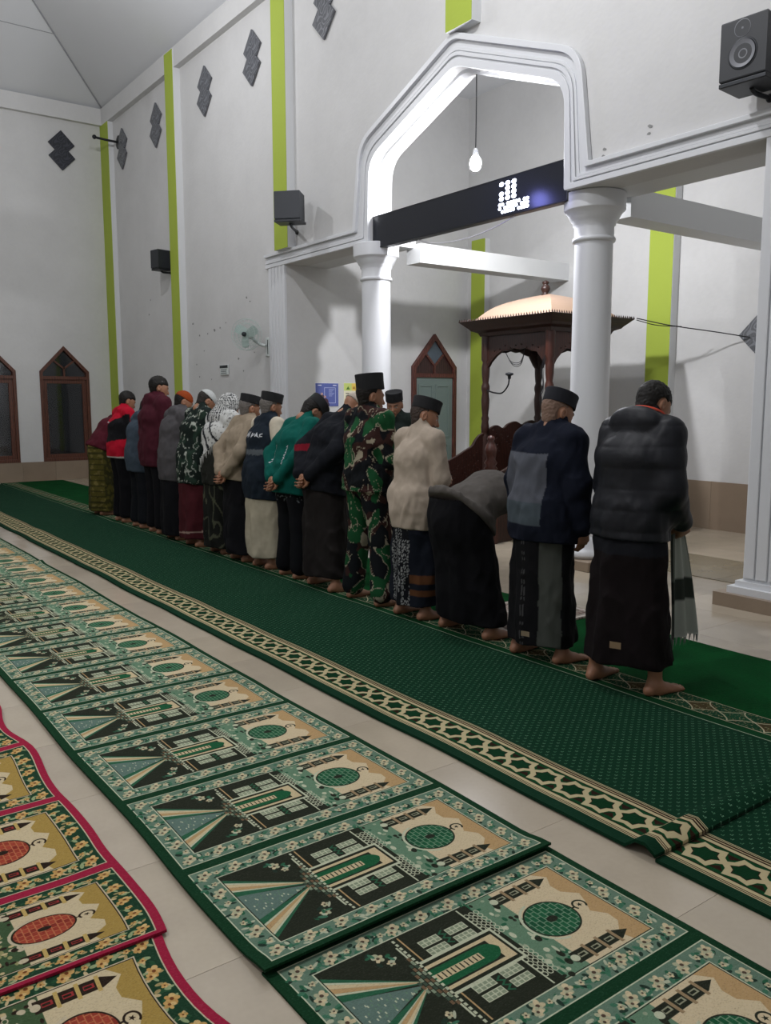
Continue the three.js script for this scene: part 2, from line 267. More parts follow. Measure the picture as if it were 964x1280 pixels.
// ------------------------------------------------------------------ lamps
const bulbMat = std(0xffffff, 0.4, { emissive: 0xf4f8ff, emissiveIntensity: 12 });
function bulb(x, y, z, cd, ytop, label) {
  const l = thing('hanging_bulb', label, 'lamp', [x, y, z]);
  mesh('bulb', lathe([[0, -0.075], [0.03, -0.07], [0.052, -0.045], [0.06, -0.01], [0.055, 0.03], [0.036, 0.06], [0.03, 0.07]], 24), bulbMat, l);
  mesh('socket', lathe([[0, 0.07], [0.03, 0.07], [0.026, 0.12], [0.012, 0.14], [0, 0.14]], 16), M.white, l);
  mesh('cord', tube([[0, 0.13, 0], [0.008, (ytop - y) * 0.5, 0.005], [0, ytop - y, 0]], 0.006), M.cable, l);
  const p = new THREE.PointLight(LAMP_COLOR, cd, 0, 2); p.name = 'bulb_light'; p.position.set(0, -0.13, 0); p.shadow.radius = 3; p.castShadow = true; l.add(p);
}
bulb(...ARCH_LAMP, 4.79, 'glowing bulb hanging from the tip of the arch');
HALL_LAMPS.forEach(([x, y, z, cd], i) => bulb(x, y, z, cd, [8.61, 8.61, 8.61][i], ['glowing bulb hanging from the ceiling over the far men', 'glowing bulb hanging from the ceiling over the bent man', 'added unseen bulb behind the mat rolls brightening floor and backs'][i]));  // third bulb is an added fill lamp out of view

// ------------------------------------------------------------------ running-text board across the arch
{
  const b = thing('display_board', 'long dark display board with lit digits spanning the arch', 'display board', [AC - 0.01, 3.225, -5.83]);
  mesh('housing', rbox(2.92, 0.36, 0.09, 0.008).translate(0, 0.18, 0), M.board, b);
  mesh('frame', [[-1.45, 1.45, 0.003, 0.012], [-1.45, 1.45, 0.348, 0.357]].map(([a, c, y0, y1]) => box(a, c, y0, y1, 0.04, 0.049)), M.steel, b);
  const face = mesh('face', box(-1.44, 1.44, 0.013, 0.347, 0.044, 0.0465), std(0x1d2027, 0.25), b);
  const led = std(0xffffff, 0.4, { emissive: 0xdfe8ff, emissiveIntensity: 6 }), geo = new THREE.SphereGeometry(0.021, 10, 8).scale(1.5, 1, 0.35), small = new THREE.SphereGeometry(0.016, 10, 8).scale(1.3, 1, 0.35);
  const dot = (g, x, y) => mesh('light_dot', g, led, b).position.set(x, y, 0.048);
  for (let i = 0; i < 3; i++) for (let j = 0; j < 4; j++) if (!(i === 0 && j === 2)) dot(geo, 0.64 + i * 0.082, 0.165 + j * 0.044);
  for (let i = 0; i < 11; i++) for (let j = 0; j < 3; j++) if ((i * 7 + j * 5) % 6) dot(small, 0.62 + i * 0.036, 0.045 + j * 0.034);
  const p = new THREE.PointLight(0x8f93ff, 0.35, 0, 2); p.position.set(0.8, 0.17, 0.4); p.shadow.radius = 4; p.castShadow = true; b.add(p);
  tag(mesh('hanging_wire', tube([[-7.35, 3.218, -5.83], [-7.1, 3.15, -5.84], [-6.6, 3.12, -5.84], [-6.2, 3.16, -5.84], [-5.9, 3.218, -5.83]], 0.006, 40), M.whiteCable), 'thin white wire sagging under the display board', 'wire');
}

// ------------------------------------------------------------------ loudspeakers
function speaker(pos, turn, w, h, d, label, kind, wall) {
  const s = thing('loudspeaker', label, 'loudspeaker', pos, turn);
  mesh('cabinet', extr(shapeOf([[-w / 2, -d / 2], [w / 2, -d / 2], [w / 2 * 0.9, d / 2], [-w / 2 * 0.9, d / 2]]), h, 0.012).rotateX(-Math.PI / 2).scale(1, 1, 1), M.black, s);   // front at -z after the turn
  const zf = d / 2 + 0.001;
  if (kind) {
    mesh('woofer_ring', new THREE.TorusGeometry(w * 0.32, 0.014, 10, 36).translate(0, h * 0.4, zf), M.steel, s);
    mesh('woofer_cone', lathe([[0, 0.0], [w * 0.1, 0.012], [w * 0.13, 0.0], [w * 0.3, 0.02]], 32).rotateX(Math.PI / 2).translate(0, h * 0.4, zf + 0.001), M.cone, s);
    mesh('tweeter', lathe([[0, 0.012], [0.02, 0.006], [0.045, 0.004], [0.055, 0.012], [0.06, 0]], 24).rotateX(Math.PI / 2).translate(-0.01, h * 0.82, zf + 0.001), M.cone, s);
    mesh('badge', box(-0.02, 0.02, 0.035, 0.05, zf, zf + 0.004).translate(w * 0.3, 0.03, 0), M.plastic, s);
  } else mesh('grille', rbox(w * 0.88, h * 0.9, 0.02, 0.008).translate(0, h / 2, zf), M.rubber, s);
  mesh('shelf', rbox(w * 1.12, 0.03, d * 1.05, 0.006).translate(0, -0.016, 0), M.steel, s);
  const q = V(wall[0] - pos[0], wall[1] - pos[1], wall[2] - pos[2]).applyAxisAngle(V(0, 1, 0), -turn);
  mesh('bracket', [tube([[0, -0.03, 0], [0, -0.05, -0.03], [q.x, q.y, q.z]], 0.016, 12, 8), new THREE.SphereGeometry(0.03, 10, 8).translate(q.x, q.y, q.z)], M.steel, s);
  return s;
}
speaker([-3.37, 3.61, -5.52], 0.08, 0.29, 0.38, 0.27, 'black loudspeaker with bare cone above the fluted pilaster', 1, [-3.37, 3.56, ZW]);
speaker([-9.36, 3.7, -5.42], 0.75, 0.3, 0.33, 0.24, 'black loudspeaker mounted above the moulding near the fan', 0, [-9.75, 3.66, ZW]);
speaker([-13.92, 3.7, -5.57], 0.2, 0.2, 0.3, 0.22, 'small black loudspeaker beside the far lime pilaster', 0, [-13.92, 3.65, ZW]);

// ------------------------------------------------------------------ wall fan and small wall things
{
  const f = thing('wall_fan', 'pale green oscillating fan mounted on the wall', 'fan', [-10.6, 2.41, -5.42], 0.62);
  const gr = std(0xb7c7c2, 0.4, { transparent: false }), R = 0.21;
  const rings = []; for (const r of [R, R * 0.72, R * 0.4]) { rings.push(new THREE.TorusGeometry(r, 0.0035, 6, 40).translate(0, 0, 0.03 + 0.04 * (1 - r / R))); rings.push(new THREE.TorusGeometry(r, 0.0035, 6, 40).translate(0, 0, -0.05 - 0.02 * (1 - r / R))); }
  const spokes = []; for (let i = 0; i < 28; i++) { const a = i / 28 * Math.PI * 2, c = Math.cos(a), s = Math.sin(a); spokes.push(tube([[c * 0.04, s * 0.04, 0.07], [c * R * 0.6, s * R * 0.6, 0.055], [c * R, s * R, 0.03], [c * R * 1.0, s * R * 1.0, -0.04], [c * 0.05, s * 0.05, -0.075]], 0.0016, 8, 4)); }
  mesh('guard', [...rings, ...spokes], gr, f);
  for (let i = 0; i < 3; i++) { const g = extr(shapeOf(fillet([[0, -0.03], [0.06, -0.075], [0.17, -0.07], [0.185, 0.0], [0.16, 0.06], [0.05, 0.04], [0, 0.03]], [0, 0.03, 0.04, 0.04, 0.04, 0.03, 0])), 0.006, 0.001); const m = mesh('blade', g, std(0xa9bcb6, 0.35), f); m.rotation.set(0.25, 0, i * 2.094 + 0.5, 'ZXY'); }
  mesh('hub', lathe([[0, 0.045], [0.022, 0.043], [0.03, 0.03], [0.03, 0], [0, 0]], 20).rotateX(Math.PI / 2).translate(0, 0, 0.045), M.darkPlastic, f);
  mesh('motor', lathe([[0, -0.16], [0.045, -0.15], [0.062, -0.1], [0.065, -0.05], [0.05, -0.02], [0, -0.02]], 24).rotateX(Math.PI / 2), M.plastic, f);
  mesh('arm', tube([[0, 0, -0.12], [0.03, -0.06, -0.17], [0.1, -0.12, -0.22], [0.17, -0.14, -0.24]], 0.022, 16, 8), M.plastic, f);
  mesh('wall_plate', rbox(0.09, 0.26, 0.035, 0.015).rotateY(-0.62).translate(0.195, -0.16, -0.262), M.plastic, f);
  mesh('switch_strip', rbox(0.02, 0.2, 0.012, 0.004).rotateY(-0.62).translate(0.21, -0.16, -0.235), M.darkPlastic, f);
}
{
  const s = thing('control_box', 'small fan control plate with a dark top strip', 'control box', [-11.96, 1.98, -5.745]);
  mesh('plate', rbox(0.27, 0.15, 0.02, 0.005).translate(0, 0, 0.01), M.plastic, s);
  mesh('dark_strip', box(-0.133, 0.133, 0.028, 0.07, 0.019, 0.024), M.darkPlastic, s);
  mesh('label_lines', [box(-0.1, 0.1, -0.005, 0.008, 0.019, 0.022), box(-0.1, 0.08, -0.03, -0.017, 0.019, 0.022), box(-0.1, 0.1, -0.055, -0.042, 0.019, 0.022)], std(0x7d8484, 0.6), s);
}
{
  const s = thing('wall_rod', 'dark rod with a round flange high beside the corner', 'bracket', [-16.2, 6.28, -5.745]);
  mesh('flange', lathe([[0, 0], [0.12, 0], [0.12, 0.012], [0.05, 0.035], [0, 0.035]], 24).rotateX(Math.PI / 2), M.steel, s);
  mesh('rod', tube([[0, 0, 0.02], [-0.02, 0.01, 0.2], [-0.05, 0.03, 0.42]], 0.022, 12, 8), M.steel, s); mesh('tip', new THREE.SphereGeometry(0.04, 12, 10).translate(-0.05, 0.035, 0.43), M.steel, s);
}
// stepped pairs of square slate plates, set on their corners
function ornament(pos, turn, mat, label, group, dx = 0.0) {
  const o = thing('wall_ornament', label, 'wall ornament', pos, turn, group), s = 0.345;
  for (const k of [1, -1]) { const m = mesh('plate', uvBox(rbox(s, s, 0.03, 0.006), 2.5), mat, o); m.position.set(dx * k, k * 0.118, k > 0 ? 0.017 : 0.022); m.rotation.z = Math.PI / 4; }
  return o;
}
for (const [x, w] of [[-15.99, 'nearest the hall corner'], [-14.34, 'between the rod and the far lime pilaster'], [-12.39, 'first after the far lime pilaster'], [-10.86, 'just before the lime pilaster with the loudspeaker'], [-9.02, 'between that pilaster and the arch']]) ornament([x, 6.115, ZW], 0, M.slate, 'grey stepped diamond ornament on the long wall, ' + w, 'stepped diamond ornaments high on the long wall', 0.012);
ornament([XW, 6.165, -4.915], Math.PI / 2, M.slateDark, 'dark stepped diamond ornament on the end wall above the window', undefined, 0.0);
{ const o = thing('wall_ornament', 'single grey diamond plate on the niche wall beside the fluted pilaster', 'wall ornament', [-5.22, 2.23, ZB], 0); const m = mesh('plate', uvBox(rbox(0.33, 0.33, 0.03, 0.006), 2.5), M.slate, o); m.position.z = 0.017; m.rotation.z = Math.PI / 4; }

// ------------------------------------------------------------------ posters on the niche side wall
{
  const art = canvas(256, 256, (c, w, h) => {
    c.fillStyle = '#5a66a8'; c.fillRect(0, 0, w, h); c.fillStyle = '#e6e8f2'; c.fillRect(28, 18, 40, 9); c.fillRect(196, 18, 38, 9);
    c.strokeStyle = '#cfd6f0'; c.lineWidth = 4; c.strokeRect(100, 50, 122, 170); c.fillStyle = '#aeb9e2'; for (let i = 0; i < 6; i++) c.fillRect(148, 64 + i * 15, 62 - (i % 3) * 12, 5);
    for (const [x, y, r, k] of [[70, 150, 26, '#4b3f4a'], [50, 200, 40, '#6f5a5e'], [104, 205, 40, '#4a2f3d'], [70, 118, 13, '#c59c8c'], [106, 150, 12, '#c79a8a'], [84, 232, 40, '#c9c0bf'], [130, 238, 26, '#3d3140']]) { c.fillStyle = k; c.beginPath(); c.arc(x, y, r, 0, 7); c.fill(); }
  });
  const p = mesh('poster', rbox(0.005, 0.32, 0.38, 0.002).translate(0, 0, 0), std(0xffffff, 0.5)); p.position.set(XN0 + 0.006, 1.595, -6.36);
  const f = mesh('print', new THREE.PlaneGeometry(0.376, 0.316).rotateY(Math.PI / 2).translate(0.0035, 0, 0), std(0xffffff, 0.5, { map: canvasTexture(art, false) }), p);
  tag(p, 'blue poster with a group picture on the niche side wall', 'poster');
  const art2 = canvas(256, 320, (c, w, h) => {
    const g = ['#c9d77a', '#e7c860', '#e9e4c8']; c.fillStyle = g[2]; c.fillRect(0, 0, w, h); c.fillStyle = g[0]; c.fillRect(0, 0, 90, 74); c.fillStyle = g[1]; c.fillRect(90, 0, w, 74);
    c.fillStyle = '#4d7a2c'; c.beginPath(); c.moveTo(26, 62); c.lineTo(48, 30); c.lineTo(70, 62); c.fill(); c.fillStyle = '#7a3a14'; c.font = 'bold 34px sans-serif'; c.fillText('ALHAM', 100, 58);
    c.fillStyle = '#3a3a3a'; for (let i = 0; i < 7; i++) c.fillRect(22, 96 + i * 26, 120 - (i % 3) * 26, 8); c.fillStyle = '#d9b8a4'; c.fillRect(150, 110, 90, 150);
  });
  const q = mesh('poster', rbox(0.005, 0.46, 0.38, 0.002), std(0xf2efe2, 0.5)); q.position.set(XN0 + 0.006, 1.53, -6.83);
  mesh('print', new THREE.PlaneGeometry(0.376, 0.456).rotateY(Math.PI / 2).translate(0.0035, 0, 0), std(0xffffff, 0.5, { map: canvasTexture(art2, false) }), q);
  tag(q, 'yellow and green headed poster next to the blue poster', 'poster');
}

// ------------------------------------------------------------------ carved pulpit
{
  const x0 = -7.52, x1 = -6.5, z0 = -7.0, z1 = -7.9, xm = (x0 + x1) / 2, zm = (z0 + z1) / 2;
  const p = thing('pulpit', 'carved dark wooden pulpit with a golden tan canopy roof', 'pulpit', [xm, 0, zm]);
  const A = (g) => g.translate(-xm, 0, -zm);
  const Y = 0.6;
  mesh('platform', A(box(x0 - 0.08, x1 + 0.08, 0, Y, z1 - 0.08, z0 + 0.08)), M.wood, p);
  for (let i = 0; i < 3; i++) mesh('step', A(box(x0 + 0.05, x1 - 0.05, 0, Y - 0.15 * (i + 1), z0 + 0.08 + i * 0.26, z0 + 0.08 + (i + 1) * 0.26)), M.wood, p);
  const post = lathe([[0.055, Y], [0.055, 1.08], [0.03, 1.1], [0.045, 1.13], [0.05, 1.2], [0.04, 1.26], [0.048, 1.3], [0.036, 1.33], [0.046, 1.42], [0.05, 1.52], [0.04, 1.6], [0.05, 1.64], [0.05, 1.68], [0.036, 1.72], [0.046, 1.8], [0.05, 1.9], [0.038, 1.96], [0.055, 1.99], [0.055, 2.3]], 14);
  for (const [x, z, m] of [[x0, z0, M.wood], [x1, z0, M.woodRed], [x0, z1, M.wood], [x1, z1, M.wood]]) mesh('post', A(post.clone().translate(x, 0, z)), m, p);
  // valances, pierced along the lower edge
  const valance = (len) => {
    const h = len / 2, pts = [[-h, 2.34], [h, 2.34], [h, 1.9], [h - 0.06, 1.91]], n = 9; for (let i = 0; i <= n; i++) { const t = i / n, x = (h - 0.09) * (1 - 2 * t); const y = 1.94 + 0.15 * Math.pow(Math.max(0, 1 - Math.pow(Math.abs(1 - 2 * t), 2.4)), 0.6) + (i % 2 ? 0.018 : 0); pts.push([x, y]); } pts.push([-h + 0.06, 1.91], [-h, 1.9]);
    const holes = []; for (let i = 0; i < 9; i++) { const t = (i + 0.5) / 9, x = (h - 0.12) * (1 - 2 * t), y = 2.13 + 0.02 * Math.sin(i * 2.3) - 0.05 * Math.pow(Math.abs(1 - 2 * t), 2), r = 0.015; holes.push([[x - r, y], [x, y - r], [x + r, y], [x, y + r]]); }
    return uvBox(extr(shapeOf(pts, holes), 0.03, 0.004));
  };
  mesh('valance', A(valance(x1 - x0).translate(xm, 0, z0 - 0.015)), M.wood, p); mesh('valance', A(valance(x1 - x0).translate(xm, 0, z1 - 0.015)), M.wood, p);
  for (const x of [x0, x1]) mesh('valance', A(valance(z0 - z1).rotateY(Math.PI / 2).translate(x - 0.015, 0, zm)), x === x1 ? M.woodRed : M.wood, p);
  // flared eaves with toothed rim
  const ring = (r0, ya, r1, yb) => { const P4 = (o) => [[x0 - o, z0 + o], [x1 + o, z0 + o], [x1 + o, z1 - o], [x0 - o, z1 - o]]; const a = P4(r0), b = P4(r1), pos = []; for (let i = 0; i < 4; i++) { const j = (i + 1) % 4; pos.push(a[i][0], ya, a[i][1], a[j][0], ya, a[j][1], b[j][0], yb, b[j][1], a[i][0], ya, a[i][1], b[j][0], yb, b[j][1], b[i][0], yb, b[i][1]); } const g = new THREE.BufferGeometry(); g.setAttribute('position', new THREE.Float32BufferAttribute(pos, 3)); g.computeVertexNormals(); return uvBox(g); };
  mesh('eaves', A(join([ring(-0.06, 2.26, 0.05, 2.26), ring(0.05, 2.26, 0.07, 2.3), ring(0.07, 2.3, 0.13, 2.325), ring(0.13, 2.325, 0.15, 2.35), ring(0.15, 2.35, 0.235, 2.43), ring(0.235, 2.43, 0.2, 2.437), ring(0.2, 2.437, 0.1, 2.45), ring(0.1, 2.45, 0.0, 2.44)])), M.wood, p);
  const teeth = []; const tooth = new THREE.ConeGeometry(0.016, 0.035, 4);
  for (const [a, b] of [[[x0, z0], [x1, z0]], [[x1, z0], [x1, z1]], [[x1, z1], [x0, z1]], [[x0, z1], [x0, z0]]]) { const o = 0.225, ax = a[0] + Math.sign(a[0] - xm) * o, az = a[1] + Math.sign(a[1] - zm) * o, bx = b[0] + Math.sign(b[0] - xm) * o, bz = b[1] + Math.sign(b[1] - zm) * o; for (let i = 0; i <= 36; i++) teeth.push(tooth.clone().translate(lerp(ax, bx, i / 36), 2.447, lerp(az, bz, i / 36))); }
  const tm = mesh('rim_teeth', A(join(teeth)), M.wood, p); tm.userData.kind = 'stuff';
  // four-sided bell roof
  const prof = []; for (let i = 0; i <= 10; i++) { const t = i / 10; prof.push([0.1 * (1 - t) - 0.445 * t + 0.15 * Math.sin(Math.PI * t) * (0.35 + 0.65 * t), 2.445 + 0.285 * Math.pow(t, 0.85)]); }
  const rg = []; for (let i = 0; i < 10; i++) rg.push(ring(prof[i][0], prof[i][1], prof[i + 1][0], prof[i + 1][1])); mesh('roof', A(join(rg)), M.roof, p);
  mesh('finial', A(lathe([[0, 2.7], [0.06, 2.7], [0.05, 2.73], [0.03, 2.745], [0.045, 2.765], [0.056, 2.79], [0.05, 2.82], [0.026, 2.84], [0.04, 2.855], [0.042, 2.87], [0.02, 2.885], [0, 2.89]], 18).translate(xm, 0, zm)), M.wood, p);
  // pierced stair sides
  const side = (x, mat) => {
    const top = [[-7.9, 1.2], [-7.8, 1.27], [-7.68, 1.24], [-7.62, 1.2], [-7.5, 1.26], [-7.36, 1.22], [-7.3, 1.16], [-7.18, 1.22], [-7.06, 1.17], [-6.98, 1.13], [-6.9, 1.1], [-6.82, 1.02], [-6.8, 0.97], [-6.7, 0.93], [-6.55, 0.86], [-6.42, 0.81], [-6.28, 0.755], [-6.15, 0.72]];
    const pts = [...fillet([[-7.9, 0], ...top, [-6.15, 0]], [0, 0, ...top.slice(2).map(() => 0.045), 0, 0], 3)], holes = [];
    const free = (z, y, r) => holes.every((h) => Math.hypot(h.c[0] - z, h.c[1] - y) > r + h.r + 0.008);
    for (let i = 0; i < 700 && holes.length < 64; i++) { const z = rr(-6.97, -6.24), y = rr(0.55, 0.66 + (-6.2 - z) * 0.44), r = rr(0.008, 0.015); if (!free(z, y, r)) continue; const q = [[z - r, y], [z, y - r], [z + r, y], [z, y + r]]; q.c = [z, y]; q.r = r; holes.push(q); }
    for (let i = 0; i < 400 && holes.length < 100; i++) { const z = rr(-7.82, -7.08), y = rr(0.9, 1.17), r = rr(0.01, 0.018); if (!free(z, y, r)) continue; const q = [[z - r, y], [z, y - r], [z + r, y], [z, y + r]]; q.c = [z, y]; q.r = r; holes.push(q); }
    return mesh('side_panel', A(uvBox(onX(extr(shapeOf(pts, holes), 0.04, 0.005)).translate(x + 0.02, 0, 0))), mat, p);
  };
  side(x0, M.wood); side(x1, M.wood);
  for (const x of [x0, x1]) mesh('newel', A(join([box(x - 0.06, x + 0.06, 0, 0.78, -6.2, -6.08), lathe([[0.05, 0.78], [0.075, 0.8], [0.05, 0.83], [0.07, 0.86], [0.045, 0.9], [0.062, 0.96], [0.066, 1.0], [0.05, 1.05], [0.03, 1.09], [0.045, 1.11], [0.03, 1.14], [0, 1.15]], 16).translate(x, 0, -6.14)])), x === x1 ? M.woodRed : M.wood, p);
  { const top = [], n = 24; for (let i = 0; i <= n; i++) { const t = i / n; top.push([lerp(x0, x1, t), 1.12 + 0.22 * Math.sin(Math.PI * t) + 0.035 * Math.abs(Math.sin(t * Math.PI * 6))]); } mesh('back_panel', A(uvBox(extr(shapeOf([[x1, Y], [x0, Y], ...top]), 0.04, 0.004)).translate(0, 0, z1 - 0.02)), M.wood, p); }
  // microphone and loose wires tied to the posts
  const mic = mesh('gooseneck', A(tube([[x0 + 0.05, 1.63, z0 + 0.02], [-7.3, 1.6, z0 + 0.06], [-7.15, 1.6, z0 + 0.08], [-7.06, 1.68, z0 + 0.08], [-7.04, 1.76, z0 + 0.08]], 0.009, 30)), M.steel, p);
  mesh('microphone', A(lathe([[0, 0], [0.018, 0.005], [0.02, 0.04], [0.045, 0.05], [0.045, 0.07], [0.0, 0.08]], 16).translate(-7.04, 1.75, z0 + 0.08)), M.black, mic);
  const w = []; for (let i = 0; i < 3; i++) w.push(tube([[-7.26, 2.12, z0 - 0.03], [-7.15 + i * 0.02, 1.96 - i * 0.025, z0 - 0.05], [-7.0, 1.95 - i * 0.02, z0 - 0.05], [-6.9, 2.12, z0 - 0.03]], 0.004, 20, 5));
  for (let i = 0; i < 3; i++) w.push(tube([[x1 - 0.02, 2.0, z0 + 0.06], [x1 - 0.07 + i * 0.02, 1.85, z0 + 0.06], [x1 - 0.04, 1.7 - i * 0.05, z0 + 0.06], [x1 - 0.08, 1.55, z0 + 0.06], [x1 - 0.05, 1.4, z0 + 0.05]], 0.004, 24, 5));
  mesh('wires', A(join(w)), M.cable, p);
  tag(mesh('cable', [tube([[-6.255, 2.44, -8.15], [-6.0, 2.36, -8.35], [-5.6, 2.27, -8.7], [-5.3, 2.2, -8.9]], 0.006, 24), tube([[-6.255, 2.42, -8.15], [-6.1, 2.36, -8.3], [-5.9, 2.34, -8.5]], 0.005, 16)], M.cable), 'dark cable from the pulpit roof to the diamond plate', 'cable');
}

// ------------------------------------------------------------------ carpets
function strip(x0, x1, z0, z1, nx, nz, height, edge, uv, thick = 0.012) {   // woven sheet with thickness, z0 > z1
  const pos = [], uvs = [], idx = []; const id = (i, j) => i * (nz + 1) + j;
  for (let i = 0; i <= nx; i++) for (let j = 0; j <= nz; j++) { const x = lerp(x0, x1, i / nx), t = j / nz; let z = lerp(z0, z1, t); const e = edge ? edge(x, z, t) : [0, 0]; pos.push(x + e[0], thick + (height ? height(x, z, t, i / nx) : 0), z + e[1]); uvs.push(...uv(x, z, i / nx, t)); }
  for (let i = 0; i < nx; i++) for (let j = 0; j < nz; j++) idx.push(id(i, j), id(i + 1, j), id(i + 1, j + 1), id(i, j), id(i + 1, j + 1), id(i, j + 1));
  const rim = []; for (let i = 0; i <= nx; i++) rim.push(id(i, 0)); for (let j = 1; j <= nz; j++) rim.push(id(nx, j)); for (let i = nx - 1; i >= 0; i--) rim.push(id(i, nz)); for (let j = nz - 1; j > 0; j--) rim.push(id(0, j));
  const base = pos.length / 3; for (const r of rim) { pos.push(pos[3 * r], pos[3 * r + 1], pos[3 * r + 2], pos[3 * r], Math.max(0.001, pos[3 * r + 1] - thick), pos[3 * r + 2]); uvs.push(uvs[2 * r], uvs[2 * r + 1], uvs[2 * r], uvs[2 * r + 1]); }
  for (let k = 0; k < rim.length; k++) { const a = base + 2 * k, b = base + 2 * ((k + 1) % rim.length); idx.push(a, a + 1, b, b, a + 1, b + 1); }
  const g = new THREE.BufferGeometry(); g.setAttribute('position', new THREE.Float32BufferAttribute(pos, 3)); g.setAttribute('uv', new THREE.Float32BufferAttribute(uvs, 2)); g.setIndex(idx); g.computeVertexNormals(); return g;
}
const pileBump = grain(256, 256, (u, v, x, y) => { const c = 0.5 + 0.5 * (rnd() - 0.5); return [c, c, c]; }, false); pileBump.repeat.set(1, 1);
const CREAM = '#b5a883', GREEN = '#0f3120', DARKG = '#0c2a1b';
const PX = 1000;                                                     // texels per metre
const starCarpet = canvas(285, 1300, (c, w, h) => {                  // v: 0 at z = -2.24, 1.3 m deep; two star periods across
  c.fillStyle = GREEN; c.fillRect(0, 0, w, h);
  const line = (y, t, k) => { c.fillStyle = k; c.fillRect(0, y, w, t); };
  line(58, 5, CREAM); line(63, 4, '#2b1a12'); line(67, 5, CREAM); line(72, 4, '#2b1a12'); line(76, 16, CREAM); line(92, 4, '#2b1a12');
  line(96, 150, '#0f3d20');
  line(246, 4, '#2b1a12'); line(250, 16, CREAM); line(266, 4, '#2b1a12'); line(288, 4, CREAM); line(296, 4, CREAM); line(270, 18, '#2b1a12'); line(274, 5, CREAM);
  const star = (cx, cy, R, col) => { c.fillStyle = col; c.beginPath(); for (let i = 0; i < 12; i++) { const a = i / 12 * 6.283, r = i % 2 ? R * 0.72 : R; c.lineTo(cx + Math.cos(a) * r * 1.12, cy + Math.sin(a) * r); } c.fill(); };
  for (let k = -1; k < 3; k++) { const x = 71 + k * 142.5; star(x, 171, 78, CREAM); }
  for (let k = -1; k < 3; k++) { const x = 71 + k * 142.5; star(x, 171, 48, '#2b1a12'); star(x, 171, 44, '#0c331c'); c.fillStyle = '#2b1a12'; for (const s of [-1, 1]) { c.beginPath(); c.moveTo(x + 71, 171 + s * 26); c.lineTo(x + 71 - 26, 171 + s * 56); c.lineTo(x + 71 + 26, 171 + s * 56); c.fill(); } }
  for (let y = 330, j = 0; y < 1195; y += 26, j++) for (let i = 0; i < 8; i++) { const x = (i * 35.6 + (j % 2) * 17.8 + 285) % 285; c.fillStyle = (i + j) % 3 ? '#4d7a5c' : '#678f72'; c.fillRect(x - 5, y - 6, 4, 5); c.fillRect(x + 1, y, 4, 5); c.fillRect(x + 1, y - 6, 4, 4); }
  line(1222, 5, '#9fae92');
});
const starTex = canvasTexture(starCarpet); starTex.wrapT = THREE.ClampToEdgeWrapping;
M.starCarpet = woven(0xffffff, { map: starTex, bumpMap: pileBump, bumpScale: 0.003 });
const vineCarpet = canvas(370, 200, (c, w, h) => {
  c.fillStyle = '#17402a'; c.fillRect(0, 0, w, h);
  const leaf = (x, y, r, a, k) => { c.save(); c.translate(x, y); c.rotate(a); c.fillStyle = k; c.beginPath(); c.ellipse(0, 0, r, r * 0.42, 0, 0, 7); c.fill(); c.restore(); };
  for (let s = 0; s < 2; s++) { c.fillStyle = s ? '#4a4029' : '#1d4a31'; c.beginPath(); c.moveTo(s * 185, 100); c.lineTo(s * 185 + 92, 20); c.lineTo(s * 185 + 185, 100); c.lineTo(s * 185 + 92, 180); c.fill(); }
  for (let i = 0; i < 420; i++) leaf(rnd() * w, rnd() * h, rr(3, 7), rnd() * 6, ['#8a8464', '#5e6f4e', '#0e2f1e', '#6a5a38', '#9a9472'][i % 5]);
  c.strokeStyle = '#b4ad90'; c.lineWidth = 7; for (const p of [0, 185]) { c.beginPath(); c.moveTo(p - 10, 112); c.bezierCurveTo(p + 40, 95, p + 70, 60, p + 92, 14); c.moveTo(p + 92, 14); c.bezierCurveTo(p + 100, 60, p + 150, 90, p + 195, 104); c.moveTo(p - 10, 100); c.bezierCurveTo(p + 50, 130, p + 85, 160, p + 92, 188); c.moveTo(p + 92, 188); c.bezierCurveTo(p + 110, 150, p + 150, 120, p + 195, 100); c.stroke(); }
  c.fillStyle = '#b4ad90'; c.fillRect(0, 2, w, 5); c.fillRect(0, h - 7, w, 5);
});
M.vine = woven(0xffffff, { map: canvasTexture(vineCarpet), bumpMap: pileBump, bumpScale: 0.003 });
const plainMap = grain(256, 256, (u, v) => { const c = 0.85 + 0.18 * tileNoise(u, v, 5, 31) + 0.14 * (rnd() - 0.5); return [c, c, c]; });
M.plainGreen = woven(0x0a4f24, { map: plainMap, bumpMap: pileBump, bumpScale: 0.004 });
